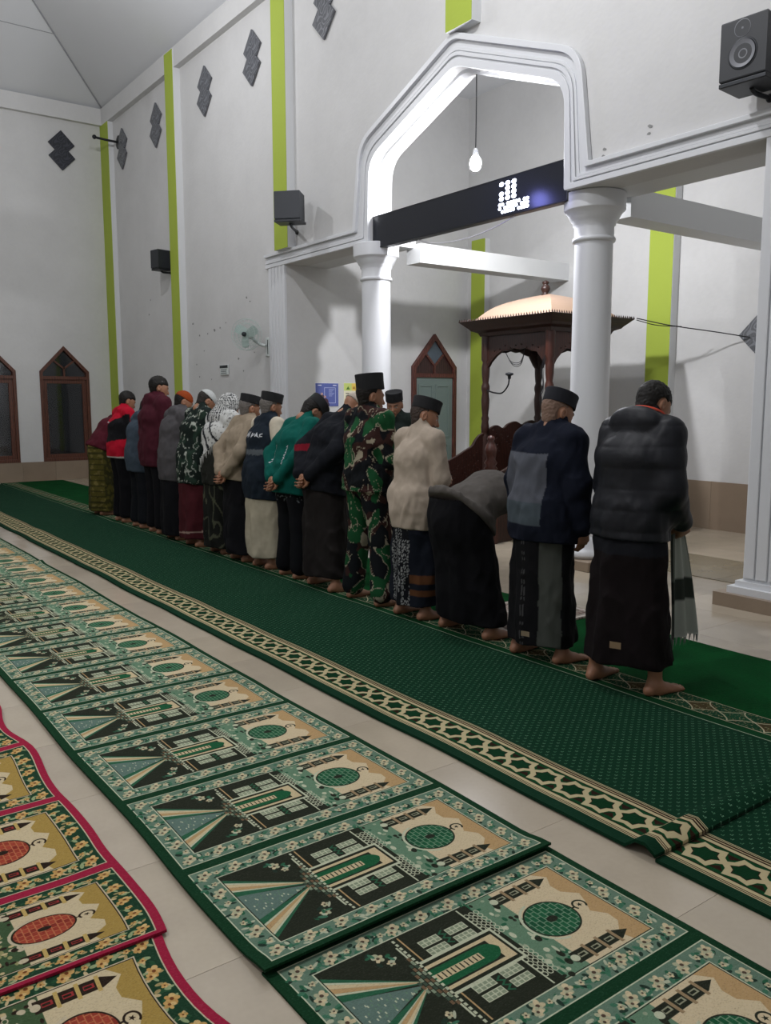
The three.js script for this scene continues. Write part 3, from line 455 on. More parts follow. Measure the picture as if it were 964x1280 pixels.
{
  const uvS = (x, z) => [x / 0.285, 1 - (-2.24 - z) / 1.3];
  const wave = (x, z) => 0.006 * Math.max(0, noise(x * 0.9, z * 1.5, 3)) + 0.003 * Math.max(0, noise(x * 3.1, z * 4, 5));
  const edge = (x, z, t) => [0, 0.018 * noise(x * 1.3, t * 0.5, 8)];
  const roll = (x) => { const d = (x + 1.57) * -1; return d >= 0 && d < 0.12 ? 0.032 * Math.sin(Math.PI * clamp(d / 0.12)) ** 0.7 + 0.012 * (1 - d / 0.12) : 0; };
  const seam = (x) => [0.03 * noise(x * 2, 1, 1), 0];
  tag(mesh('prayer_carpet', strip(-10.45, -1.57, -2.245, -3.474, 222, 26, (x, z) => wave(x, z) + 0.004 + roll(x), edge, uvS), M.starCarpet), 'long green prayer carpet with star border and a raised rolled end', 'carpet');
  tag(mesh('prayer_carpet', strip(-1.572, 1.2, -2.25, -3.474, 60, 26, wave, edge, uvS), M.starCarpet), 'green prayer carpet with star border tucked under the rolled end', 'carpet');
  tag(mesh('prayer_carpet', strip(-16.6, -10.455, -2.245, -3.474, 120, 20, wave, edge, uvS), M.starCarpet), 'green prayer carpet with star border reaching the end wall', 'carpet');
  const c2 = thing('plain_carpet', 'plain green carpet with a vine border under the feet of the row', 'carpet', [0, 0, 0]);
  mesh('vine_border', strip(-16.8, 1.2, -3.535, -3.725, 180, 4, (x, z) => 0.002 * noise(x, z, 2), null, (x, z) => [x / 0.37, (-3.535 - z) / 0.19]), M.vine, c2);
  mesh('field', strip(-16.8, 1.2, -3.725, -4.6, 180, 14, (x, z) => 0.003 * noise(x, z, 2), (x, z, t) => [0, 0.012 * noise(x, 0, 5) * t], (x, z) => [x, z]), M.plainGreen, c2);
  mesh('selvedge', strip(-16.8, 1.2, -3.475, -3.535, 120, 2, null, null, (x, z) => [x, z], 0.011), woven(0x0c3a1e), c2);
  const rugArt = canvas(256, 384, (c, w, h) => { c.fillStyle = '#9d9488'; c.fillRect(0, 0, w, h); for (let i = 0; i < 900; i++) { c.fillStyle = ['#c3bab0', '#6d6258', '#8b6f68', '#b7a79c'][i % 4]; c.fillRect(rnd() * w, rnd() * h, rr(4, 14), rr(3, 9)); } c.strokeStyle = '#d5cdc3'; c.lineWidth = 8; c.strokeRect(10, 10, w - 20, h - 20); c.strokeStyle = '#5b4a44'; c.lineWidth = 5; c.strokeRect(30, 30, w - 60, h - 60); });
  tag(mesh('prayer_rug', strip(-4.42, -3.78, -3.76, -4.64, 16, 20, () => 0.014, null, (x, z, a, b) => [a, b], 0.012), std(0xffffff, 0.95, { map: canvasTexture(rugArt, false) })), 'pale patterned prayer rug laid in front of the bent man', 'rug');
}

// ------------------------------------------------------------------ prayer mat rolls with woven mosques
function mosqueMat(k) {                                              // k: palette
  return canvas(560, 1040, (c, w, h) => {
    const R = (x, y, a, b, f) => { c.fillStyle = f; c.fillRect(x, y, a, b); };
    R(0, 0, w, h, k.edge);
    const bx = 24, by = k.top, bw = w - 48, bh = h - by - k.bottom;
    R(bx - 4, by - 4, bw + 8, bh + 8, k.line); R(bx, by, bw, bh, k.band);
    // flowers and leaves along the band
    const B = 66; const flower = (x, y, r) => { for (let i = 0; i < 5; i++) { const a = i * 1.2566 + r; c.fillStyle = k.petal[i % k.petal.length]; c.beginPath(); c.ellipse(x + Math.cos(a) * r * 0.55 * rr(0.8, 1.2), y + Math.sin(a) * r * 0.55 * rr(0.8, 1.2), r * rr(0.42, 0.6), r * rr(0.32, 0.46), a, 0, 7); c.fill(); } c.fillStyle = k.heart; c.beginPath(); c.arc(x, y, r * 0.28, 0, 7); c.fill(); };
    const leafy = (x, y) => { for (let i = 0; i < 4; i++) { c.save(); c.translate(x + rr(-14, 14), y + rr(-22, 22)); c.rotate(rr(0, 6)); c.fillStyle = k.leaf[i % k.leaf.length]; c.beginPath(); c.ellipse(0, 0, rr(9, 15), rr(4, 7), 0, 0, 7); c.fill(); c.restore(); } };
    const ringPts = []; const L = bw - B, H2 = bh - B; for (let i = 0; i < 9; i++) { ringPts.push([bx + B / 2 + L * i / 8, by + B / 2], [bx + B / 2 + L * i / 8, by + bh - B / 2]); } for (let i = 1; i < 18; i++) { ringPts.push([bx + B / 2, by + B / 2 + H2 * i / 18], [bx + bw - B / 2, by + B / 2 + H2 * i / 18]); }
    ringPts.forEach(([x, y], i) => leafy(x, y)); ringPts.forEach(([x, y], i) => { leafy(x + 12, y + 10); if ((i >> 1) % 2 === 0) { flower(x - 6, y - 5, 20); flower(x + 9, y + 9, 15); } else flower(x, y + (i % 3 - 1) * 10, 10); });
    // picture field
    const fx = bx + B, fy = by + B, fw = bw - 2 * B, fh = bh - 2 * B, cx = fx + fw / 2;
    R(fx - 7, fy - 7, fw + 14, fh + 14, k.line); R(fx - 3, fy - 3, fw + 6, fh + 6, k.dark); R(fx, fy, fw, fh, k.sky);
    c.fillStyle = k.sky2; c.beginPath(); c.moveTo(fx, fy); c.lineTo(fx + fw, fy); c.lineTo(fx + fw, fy + 120); for (let i = 0; i <= 10; i++) c.lineTo(fx + fw * (1 - i / 10), fy + 70 + 22 * Math.sin(i * 1.9) - 25 * Math.sin(Math.PI * i / 10)); c.fill();
    const y2 = fy + fh * 0.3, y3 = fy + fh * 0.4, y4 = fy + fh * 0.72;
    // hills and trees
    R(fx, y2 - 6, fw, y3 - y2 + 30, k.hill); for (let i = 0; i < 70; i++) { c.fillStyle = [k.leaf[0], k.dark, k.line, k.hill2][i % 4]; c.beginPath(); c.ellipse(fx + rnd() * fw, y2 + rnd() * (y3 - y2 + 20), rr(5, 16), rr(4, 10), 0, 0, 7); c.fill(); }
    // dome with courses of brick
    const dy = fy + fh * 0.215, dr = 74; c.fillStyle = k.dark; c.beginPath(); c.ellipse(cx, dy, dr + 5, dr * 1.06 + 5, 0, 0, 7); c.fill(); c.save(); c.beginPath(); c.ellipse(cx, dy, dr, dr * 1.06, 0, 0, 7); c.clip(); R(cx - 80, dy - 90, 160, 180, k.mortar); for (let r = 0; r < 10; r++) for (let i = -5; i < 5; i++) R(cx + i * 26 + (r % 2) * 13 + 1.5, dy - 84 + r * 17 + 1.5, 23, 14, k.brick[(r * 3 + i + 9) % k.brick.length]); c.restore(); c.fillStyle = k.dark; c.beginPath(); c.ellipse(cx, dy, 13, 18, 0, 0, 7); c.fill();
    c.strokeStyle = k.line; c.lineWidth = 8; c.beginPath(); c.ellipse(cx, dy + 8, dr + 12, dr * 1.08, 0, 0.15, Math.PI - 0.15); c.stroke();
    c.strokeStyle = k.dark; c.lineWidth = 6; c.beginPath(); c.moveTo(cx, dy - 78); c.lineTo(cx, dy - 92); c.stroke(); c.beginPath(); c.arc(cx, dy - 112, 20, 0.9, 5.6); c.stroke(); c.fillStyle = k.dark; c.beginPath(); for (let i = 0; i < 10; i++) { const a = i * 0.6283, r = i % 2 ? 4 : 10; c.lineTo(cx + Math.cos(a) * r, dy - 112 + Math.sin(a) * r); } c.fill();
    for (const s of [-1, 1]) { const mx = cx + s * (fw / 2 - 38), top = fy + 52; c.fillStyle = k.dark; c.beginPath(); c.moveTo(mx, top); c.lineTo(mx + 20, top + 40); c.lineTo(mx + 22, y2 + 10); c.lineTo(mx - 22, y2 + 10); c.lineTo(mx - 20, top + 40); c.fill(); for (let i = 0; i < 3; i++) { R(mx - 29, top + 44 + i * 52, 58, 11, k.trim); R(mx - 8, top + 60 + i * 52, 16, 28, k.tower); R(mx - 4, top + 66 + i * 52, 8, 20, k.dark); } c.fillStyle = k.line; c.beginPath(); c.arc(mx, y2 + 6, 13, 0, 7); c.fill(); }
    // stone rows and facade
    R(fx, y3, fw, y4 - y3, k.dark); R(fx + 4, y3 + 34, fw - 8, 5, k.line); R(fx + 4, y4 - 24, fw - 8, 5, k.sky2); for (let i = 0; i < 3; i++) for (let j = 0; j < 7; j++) for (const s of [-1, 1]) { c.strokeStyle = k.line; c.lineWidth = 3; c.beginPath(); c.ellipse(cx + s * (46 + j * 17), y3 - 6 + i * 18, 8, 7, 0, 0, 7); c.stroke(); }
    R(cx - 74, y3 + 14, 148, y4 - y3 - 20, k.line); R(cx - 64, y3 + 22, 128, y4 - y3 - 28, k.dark); R(cx - 52, y3 + 30, 104, y4 - y3 - 36, k.cream); R(cx - 40, y3 + 62, 80, y4 - y3 - 68, k.dark);
    c.fillStyle = k.arch; c.beginPath(); c.moveTo(cx - 34, y4); c.lineTo(cx - 34, y3 + 90); c.quadraticCurveTo(cx - 30, y3 + 58, cx, y3 + 48); c.quadraticCurveTo(cx + 30, y3 + 58, cx + 34, y3 + 90); c.lineTo(cx + 34, y4); c.fill(); R(cx - 13, y3 + 110, 26, y4 - y3 - 116, k.cream); for (let y = y3 + 116; y < y4 - 8; y += 15) R(cx - 11, y, 22, 4, k.dark);
    for (const s of [-1, 1]) for (const [oy, n] of [[56, 4], [150, 4]]) for (let col = 0; col < 2; col++) { const x = cx + s * (88 + col * 38) - 14; R(x, y3 + oy, 29, 66, k.line); for (let a = 0; a < 2; a++) for (let b = 0; b < n; b++) R(x + 3 + a * 13, y3 + oy + 3 + b * 16, 10, 12, k.win); }
    for (const s of [-1, 1]) { c.strokeStyle = k.leaf[0]; c.lineWidth = 5; c.beginPath(); for (let i = 0; i < 7; i++) c.lineTo(cx + s * (84 + i * 10), y3 + 136 + (i % 2 ? 8 : -8)); c.stroke(); }
    // brick terrace and the road spreading to the foot
    R(fx, y4, fw, fy + fh - y4, k.dark); const ye = fy + fh; c.fillStyle = k.field; for (const s of [-1, 1]) { c.beginPath(); c.moveTo(cx, y4 + 50); c.lineTo(cx + s * 36, ye); c.lineTo(cx - s * 36, ye); c.fill(); }
    c.fillStyle = k.field; c.beginPath(); c.moveTo(cx, y4 + 40); c.lineTo(cx - fw * 0.19, ye); c.lineTo(cx + fw * 0.19, ye); c.fill();
    const hw = fw / 2, ray = (x0, x1, col) => { c.fillStyle = col; c.beginPath(); c.moveTo(cx + x0 * 0.1, y4 + 36); c.lineTo(cx + x0, ye); c.lineTo(cx + x1, ye); c.lineTo(cx + x1 * 0.1, y4 + 36); c.fill(); };
    for (const s of [-1, 1]) {
      ray(s * hw * 0.36, s * hw * 0.5, k.leaf[0]); ray(s * hw * 0.5, s * hw * 0.55, k.line); ray(s * hw * 0.55, s * hw * 0.66, k.sky2); ray(s * hw * 0.66, s * hw * 0.76, k.cream); ray(s * hw * 0.76, s * hw * 0.81, k.line); ray(s * hw * 0.81, s * hw * 0.9, k.leaf[0]);
      flower(cx + s * hw * 0.78, y4 + 70, 17); flower(cx + s * hw * 0.6, y4 + 52, 12); leafy(cx + s * hw * 0.86, y4 + 100); leafy(cx + s * hw * 0.7, y4 + 62);
      R(cx + s * hw * 0.5 - 60, y4 + 2, 120, 6, k.line);
    }
    for (let i = 0; i < 60; i++) { c.fillStyle = [k.hill, k.line, k.field][i % 3]; const t = rnd(); c.fillRect(cx - 60 * t + rnd() * 120 * t, y4 + 50 + t * (ye - y4 - 60), 8, 4); }
    for (let r = 0; r < 4; r++) for (let i = 0; i < 13; i++) { const q = 1 - Math.abs(i - 6) / 8; if (r < 4 * q) R(cx - 104 + i * 16 + (r % 2) * 8, y4 + 2 + r * 12, 14, 9, k.stone[(i + r) % k.stone.length]); }
    for (let x = fx + 6; x < fx + fw - 8; x += 17) R(x, y4 - 8, 11, 8, k.line);
    // weave: light, dark threads
    for (let i = 0; i < 26000; i++) { c.fillStyle = i % 2 ? 'rgba(0,0,0,0.07)' : 'rgba(255,255,255,0.04)'; c.fillRect((rnd() * w) | 0, (rnd() * h) | 0, 2, 4); }
  });
}
const greenMat = mosqueMat({ edge: '#12351f', band: '#5d7563', line: '#b3b79c', dark: '#25291f', petal: ['#b9ac8a', '#a3a486', '#c4b592'], heart: '#4d3f33', leaf: ['#2a5a40', '#23342a', '#a7ac93', '#3c6a52'], sky: '#c4b392', sky2: '#ad8f64', hill: '#5f7d64', hill2: '#8d9a80', mortar: '#6f8a70', brick: ['#1d5134', '#22583a', '#1a4930'], trim: '#8f7a5c', tower: '#8c8c74', cream: '#bfae89', arch: '#1c5434', win: '#7f8a72', field: '#5a6f66', stone: ['#6b5640', '#7d8a72', '#3b4a3c'], top: 30, bottom: 36 });
const redMat = mosqueMat({ edge: '#93203a', band: '#1d3a27', line: '#b7ab90', dark: '#2a2018', petal: ['#bf9a5e', '#b48d52', '#c7a870'], heart: '#6b3f22', leaf: ['#b9a67c', '#9a8a5e', '#274a30', '#8b9a70'], sky: '#c0b08e', sky2: '#9c8244', hill: '#3d5236', hill2: '#8d8a5e', mortar: '#b06a48', brick: ['#8d3a2c', '#984130', '#7f3127'], trim: '#b39a5c', tower: '#8d3030', cream: '#b7a988', arch: '#7a2a2a', win: '#8d7a58', field: '#6a6a4a', stone: ['#8a4a30', '#a08a5c', '#4a3a28'], top: 30, bottom: 36 });
for (const [tex, name] of [[greenMat, 'matGreen'], [redMat, 'matRed']]) { const t = canvasTexture(tex, false); M[name] = woven(0xffffff, { map: t, bumpMap: pileBump, bumpScale: 0.003 }); }
function matRoll(name, label, mat, xs, z0, z1, heightFn, edgeFn, lift, group) {
  const o = thing(name, label, 'prayer mat', [0, 0, 0], 0, group);
  for (let i = 0; i + 1 < xs.length; i++) mesh('mat_panel', strip(xs[i], xs[i + 1], z0, z1, 12, 22, (x, z, t) => lift + (heightFn ? heightFn(x, z, t) : 0), edgeFn, (x, z, a, b) => [a, b], 0.008), mat, o);
  return o;
}
{
  const P = 0.585, seq = (a, n) => Array.from({ length: n + 1 }, (_, i) => a - i * P).reverse();
  const edge = (x, z, t) => [0, 0.02 * noise(x * 1.1, t > 0.5 ? 3 : 9, 4) * (Math.abs(t - 0.5) * 2)];
  const hgt = (at) => (x, z, t) => { const d = Math.abs(x - at); return d < 0.1 ? 0.016 * (1 - d / 0.1) : 0.003 * Math.max(0, noise(x * 2, z * 2, 6)); };
  matRoll('prayer_mat_roll', 'green mosque pattern mat roll nearest the rolled carpet end', M.matGreen, seq(-1.85 + P * 5, 5), -0.945, -2.03, null, edge, 0, 'green mosque pattern mat rolls');
  matRoll('prayer_mat_roll', 'long middle green mosque pattern mat roll overlapping both neighbours', M.matGreen, seq(-1.84, 11).map((x) => x * 0.992 + 0.0), -0.94, -2.025, (x, z, t) => hgt(-1.84)(x, z, t) + hgt(-8.2)(x, z, t), edge, 0.0095, 'green mosque pattern mat rolls');
  matRoll('prayer_mat_roll', 'green mosque pattern mat roll running toward the end wall', M.matGreen, seq(-8.2, 14), -0.945, -2.03, null, edge, 0, 'green mosque pattern mat rolls');
  // red roll: rippled edge toward the green mats
  const rx = [-6.7, -6.12, -5.53, -4.95, -4.36, -3.77, -3.17, -2.58, -2.16 - 0.0, -1.57, -0.98, -0.4];
  const redge = (x, z, t) => [0, t > 0.5 ? (t - 0.5) * 2 * (0.028 * noise(x * 2.3, 2, 7) + 0.014 * Math.sin(x * 9)) : 0];
  matRoll('prayer_mat_roll', 'red bordered mosque pattern mat roll beside the green mats', M.matRed, rx.slice(0, 9), 0.26, -0.815, (x, z, t) => 0.014 * smooth(0.82, 1, t) * Math.max(0, noise(x * 2.6, 4, 4) + 0.3), redge, 0.0095);
  matRoll('prayer_mat_roll', 'red bordered mosque pattern mat roll tucked under its neighbour', M.matRed, rx.slice(8).map((x, i) => (i ? x : x - 0.05)), 0.26, -0.8, (x, z, t) => 0.008 * smooth(0.82, 1, t) * Math.max(0, noise(x * 2.6, 9, 4)), redge, 0);
}

// ------------------------------------------------------------------ people: distance fields meshed by surface nets
function surfaceNet(sdf, lo, hi, cell) {
  const nx = Math.ceil((hi[0] - lo[0]) / cell) + 1, ny = Math.ceil((hi[1] - lo[1]) / cell) + 1, nz = Math.ceil((hi[2] - lo[2]) / cell) + 1;
  const F = new Float32Array(nx * ny * nz), S = 5, half = S * cell * 0.5;
  for (let bz = 0; bz < nz; bz += S) for (let by = 0; by < ny; by += S) for (let bx = 0; bx < nx; bx += S) {
    const d = sdf(lo[0] + bx * cell + half, lo[1] + by * cell + half, lo[2] + bz * cell + half), far = Math.abs(d) > S * cell * 1.0 + 0.014;
    const ex = Math.min(nx, bx + S), ey = Math.min(ny, by + S), ez = Math.min(nz, bz + S);
    for (let z = bz; z < ez; z++) for (let y = by; y < ey; y++) for (let x = bx; x < ex; x++) F[(z * ny + y) * nx + x] = far ? d : sdf(lo[0] + x * cell, lo[1] + y * cell, lo[2] + z * cell);
  }
  const pos = [], idx = [], vid = new Int32Array(nx * ny * nz).fill(-1), at = (x, y, z) => (z * ny + y) * nx + x;
  const C = [[0, 0, 0], [1, 0, 0], [0, 1, 0], [1, 1, 0], [0, 0, 1], [1, 0, 1], [0, 1, 1], [1, 1, 1]], E = [[0, 1], [2, 3], [4, 5], [6, 7], [0, 2], [1, 3], [4, 6], [5, 7], [0, 4], [1, 5], [2, 6], [3, 7]];
  const off = C.map(([a, b, c]) => (c * ny + b) * nx + a), val = new Float32Array(8);
  for (let z = 0; z < nz - 1; z++) for (let y = 0; y < ny - 1; y++) for (let x = 0; x < nx - 1; x++) {
    const o = at(x, y, z); let m = 0; for (let k = 0; k < 8; k++) { val[k] = F[o + off[k]]; if (val[k] < 0) m |= 1 << k; }
    if (m === 0 || m === 255) continue;
    let sx = 0, sy = 0, sz = 0, n = 0; for (const [a, b] of E) { if ((val[a] < 0) === (val[b] < 0)) continue; const t = val[a] / (val[a] - val[b]); sx += lerp(C[a][0], C[b][0], t); sy += lerp(C[a][1], C[b][1], t); sz += lerp(C[a][2], C[b][2], t); n++; }
    vid[o] = pos.length / 3; pos.push(lo[0] + (x + sx / n) * cell, lo[1] + (y + sy / n) * cell, lo[2] + (z + sz / n) * cell);
  }
  const quad = (a, b, c, d, flip) => { if (a < 0 || b < 0 || c < 0 || d < 0) return; if (flip) idx.push(a, c, b, a, d, c); else idx.push(a, b, c, a, c, d); };
  for (let z = 1; z < nz - 1; z++) for (let y = 1; y < ny - 1; y++) for (let x = 1; x < nx - 1; x++) {
    const o = at(x, y, z), s = F[o] < 0;
    if (s !== F[o + 1] < 0) quad(vid[at(x, y - 1, z - 1)], vid[at(x, y, z - 1)], vid[o], vid[at(x, y - 1, z)], !s);
    if (s !== F[o + nx] < 0) quad(vid[at(x - 1, y, z - 1)], vid[at(x - 1, y, z)], vid[o], vid[at(x, y, z - 1)], !s);
    if (s !== F[o + nx * ny] < 0) quad(vid[at(x - 1, y - 1, z)], vid[at(x, y - 1, z)], vid[o], vid[at(x - 1, y, z)], !s);
  }
  return { pos, idx };
}
function netGeometry(nets, color) {                                  // nets -> one geometry with vertex colours
  const pos = [], idx = [], col = []; 
  for (const n of nets) { const b = pos.length / 3; for (let i = 0; i < n.pos.length; i++) pos.push(n.pos[i]); for (let i = 0; i < n.idx.length; i++) idx.push(n.idx[i] + b); const f = n.color || color; for (let i = 0; i < n.pos.length; i += 3) { const c = f(n.pos[i], n.pos[i + 1], n.pos[i + 2]); col.push(c[0], c[1], c[2]); } }
  const g = new THREE.BufferGeometry(); g.setAttribute('position', new THREE.Float32BufferAttribute(pos, 3)); g.setAttribute('color', new THREE.Float32BufferAttribute(col, 3)); g.setIndex(idx); g.computeVertexNormals(); return g;
}
function rc(a, b, r1, r2 = r1) {                                     // round cone
  const [ax, ay, az] = a, bx = b[0] - ax, by = b[1] - ay, bz = b[2] - az, l2 = bx * bx + by * by + bz * bz, q = r1 - r2, a2 = l2 - q * q, il = 1 / l2;
  if (a2 <= 1e-6) return (x, y, z) => Math.hypot(x - ax, y - ay, z - az) - Math.max(r1, r2);
  return (x, y, z) => {
    const px = x - ax, py = y - ay, pz = z - az, Y = px * bx + py * by + pz * bz, Z = Y - l2, ux = px * l2 - bx * Y, uy = py * l2 - by * Y, uz = pz * l2 - bz * Y;
    const x2 = ux * ux + uy * uy + uz * uz, y2 = Y * Y * l2, z2 = Z * Z * l2, k = Math.sign(q) * q * q * x2;
    if (Math.sign(Z) * a2 * z2 > k) return Math.sqrt(x2 + z2) * il - r2;
    if (Math.sign(Y) * a2 * y2 < k) return Math.sqrt(x2 + y2) * il - r1;
    return (Math.sqrt(x2 * a2 * il) + Y * q) * il - r1;
  };
}
const ell = (c, r) => (x, y, z) => { const px = (x - c[0]) / r[0], py = (y - c[1]) / r[1], pz = (z - c[2]) / r[2], k0 = Math.hypot(px, py, pz), k1 = Math.hypot(px / r[0], py / r[1], pz / r[2]); return k1 < 1e-9 ? -Math.min(...r) : k0 * (k0 - 1) / k1; };
const smin = (a, b, k) => { const h = Math.max(k - Math.abs(a - b), 0) / k; return Math.min(a, b) - h * h * k * 0.25; };
const smax = (a, b, k) => -smin(-a, -b, k);
const union = (list, k) => (x, y, z) => { let d = 1e9; for (const f of list) d = smin(d, f(x, y, z), k); return d; };
const flatX = (f, s) => (x, y, z) => f(x * s, y, z);                 // widen a round body sideways by 1/s
const add3 = (a, b) => [a[0] + b[0], a[1] + b[1], a[2] + b[2]], mul3 = (a, s) => [a[0] * s, a[1] * s, a[2] * s], mid3 = (a, b, t = 0.5) => [lerp(a[0], b[0], t), lerp(a[1], b[1], t), lerp(a[2], b[2], t)];
const norm3 = (a) => { const l = Math.hypot(...a) || 1; return mul3(a, 1 / l); }, cross3 = (a, b) => [a[1] * b[2] - a[2] * b[1], a[2] * b[0] - a[0] * b[2], a[0] * b[1] - a[1] * b[0]], dot3 = (a, b) => a[0] * b[0] + a[1] * b[1] + a[2] * b[2];
const lin = (hex) => { const c = new THREE.Color(hex); return [c.r, c.g, c.b]; };
const shade = (c, k) => [c[0] * k, c[1] * k, c[2] * k];
const SKIN = lin(0x95694f), HAIR = lin(0x15120f), GREY = lin(0x6f6a66);
const cloth = (rough = 0.9, more = {}) => new THREE.MeshPhysicalMaterial({ color: 0xffffff, vertexColors: true, roughness: rough, specularIntensity: 0.25, ...more });
M.skin = new THREE.MeshPhysicalMaterial({ color: 0xffffff, vertexColors: true, roughness: 0.52 });
M.cloth = cloth(0.92); M.nylon = cloth(0.5, { specularIntensity: 0.5 }); M.hair = cloth(0.6, { specularIntensity: 0.5 }); M.felt = cloth(0.85);

function handField(w, d, n, curl, side) {                            // wrist, finger direction, palm normal; returns field and its bounds
  d = norm3(d); const s = norm3(cross3(d, n)); n = cross3(s, d); const P = (f, u, v) => add3(w, add3(mul3(d, f), add3(mul3(s, u * side), mul3(n, v))));
  const parts = [rc(P(-0.03, 0, 0), P(0.015, 0, 0), 0.026, 0.024), rc(P(0.03, -0.022, 0), P(0.082, -0.03, 0), 0.016, 0.0125), rc(P(0.03, -0.005, 0), P(0.088, -0.01, 0), 0.018, 0.0125), rc(P(0.03, 0.01, 0), P(0.085, 0.011, 0), 0.017, 0.0122), rc(P(0.028, 0.022, 0), P(0.078, 0.03, 0), 0.015, 0.0115)];
  const palm = union(parts, 0.02), fs = [];
  [[0.082, -0.03, 0.078, 0.0092], [0.088, -0.01, 0.088, 0.0095], [0.085, 0.011, 0.08, 0.0092], [0.078, 0.03, 0.062, 0.0082]].forEach(([f, u, len, r], i) => {
    let p = P(f, u, 0), a = curl * 0.8 + i * 0.05; const seg = [0.45, 0.3, 0.25]; const list = []; let rad = r;
    for (const q of seg) { const e = add3(p, add3(mul3(d, Math.cos(a) * len * q), mul3(n, Math.sin(a) * len * q))); list.push(rc(p, e, rad, rad * 0.9)); p = e; a += curl; rad *= 0.9; }
    fs.push(union(list, 0.004));
  });
  const t0 = P(0.02, -0.026, 0.004), t1 = P(0.052, -0.048, 0.016), t2 = P(0.085, -0.05, 0.028), thumb = union([rc(t0, t1, 0.0135, 0.0112), rc(t1, t2, 0.0108, 0.0088)], 0.006);
  const f = (x, y, z) => { let q = palm(x, y, z); q = smin(q, thumb(x, y, z), 0.012); let m = 1e9; for (const g of fs) m = Math.min(m, g(x, y, z)); return smin(q, m, 0.006); };
  const c = P(0.07, 0, 0.01); return { f, lo: [c[0] - 0.13, c[1] - 0.13, c[2] - 0.13], hi: [c[0] + 0.13, c[1] + 0.13, c[2] + 0.13] };
}
function decal(sdf, centre, dir, up, w, h, tex, mat, parent, name, nu = 14, nv = 8) {   // print laid on the cloth surface
  const d = norm3(dir), r = norm3(cross3(d, up)), u = norm3(cross3(r, d)), pos = [], uv = [], idx = [];
  for (let j = 0; j <= nv; j++) for (let i = 0; i <= nu; i++) { let p = add3(centre, add3(mul3(r, (i / nu - 0.5) * w), mul3(u, (j / nv - 0.5) * h))); p = add3(p, mul3(d, -0.35)); for (let k = 0; k < 60; k++) { const q = sdf(...p); if (q < 0.0028) break; p = add3(p, mul3(d, Math.max(q * 0.7, 0.0006) - 0.0)); } pos.push(...p); uv.push(i / nu, j / nv); }
  for (let j = 0; j < nv; j++) for (let i = 0; i < nu; i++) { const a = j * (nu + 1) + i; idx.push(a, a + 1, a + nu + 2, a, a + nu + 2, a + nu + 1); }
  const g = new THREE.BufferGeometry(); g.setAttribute('position', new THREE.Float32BufferAttribute(pos, 3)); g.setAttribute('uv', new THREE.Float32BufferAttribute(uv, 2)); g.setIndex(idx); g.computeVertexNormals(); return mesh(name, g, mat, parent);
}
const fold = (x, y, z, f = 9, k = 0) => noise(x * f, y * f * 0.45, z * f + k) + 0.5 * noise(x * f * 2.1, y * f * 0.9, z * f * 2.1 + k);

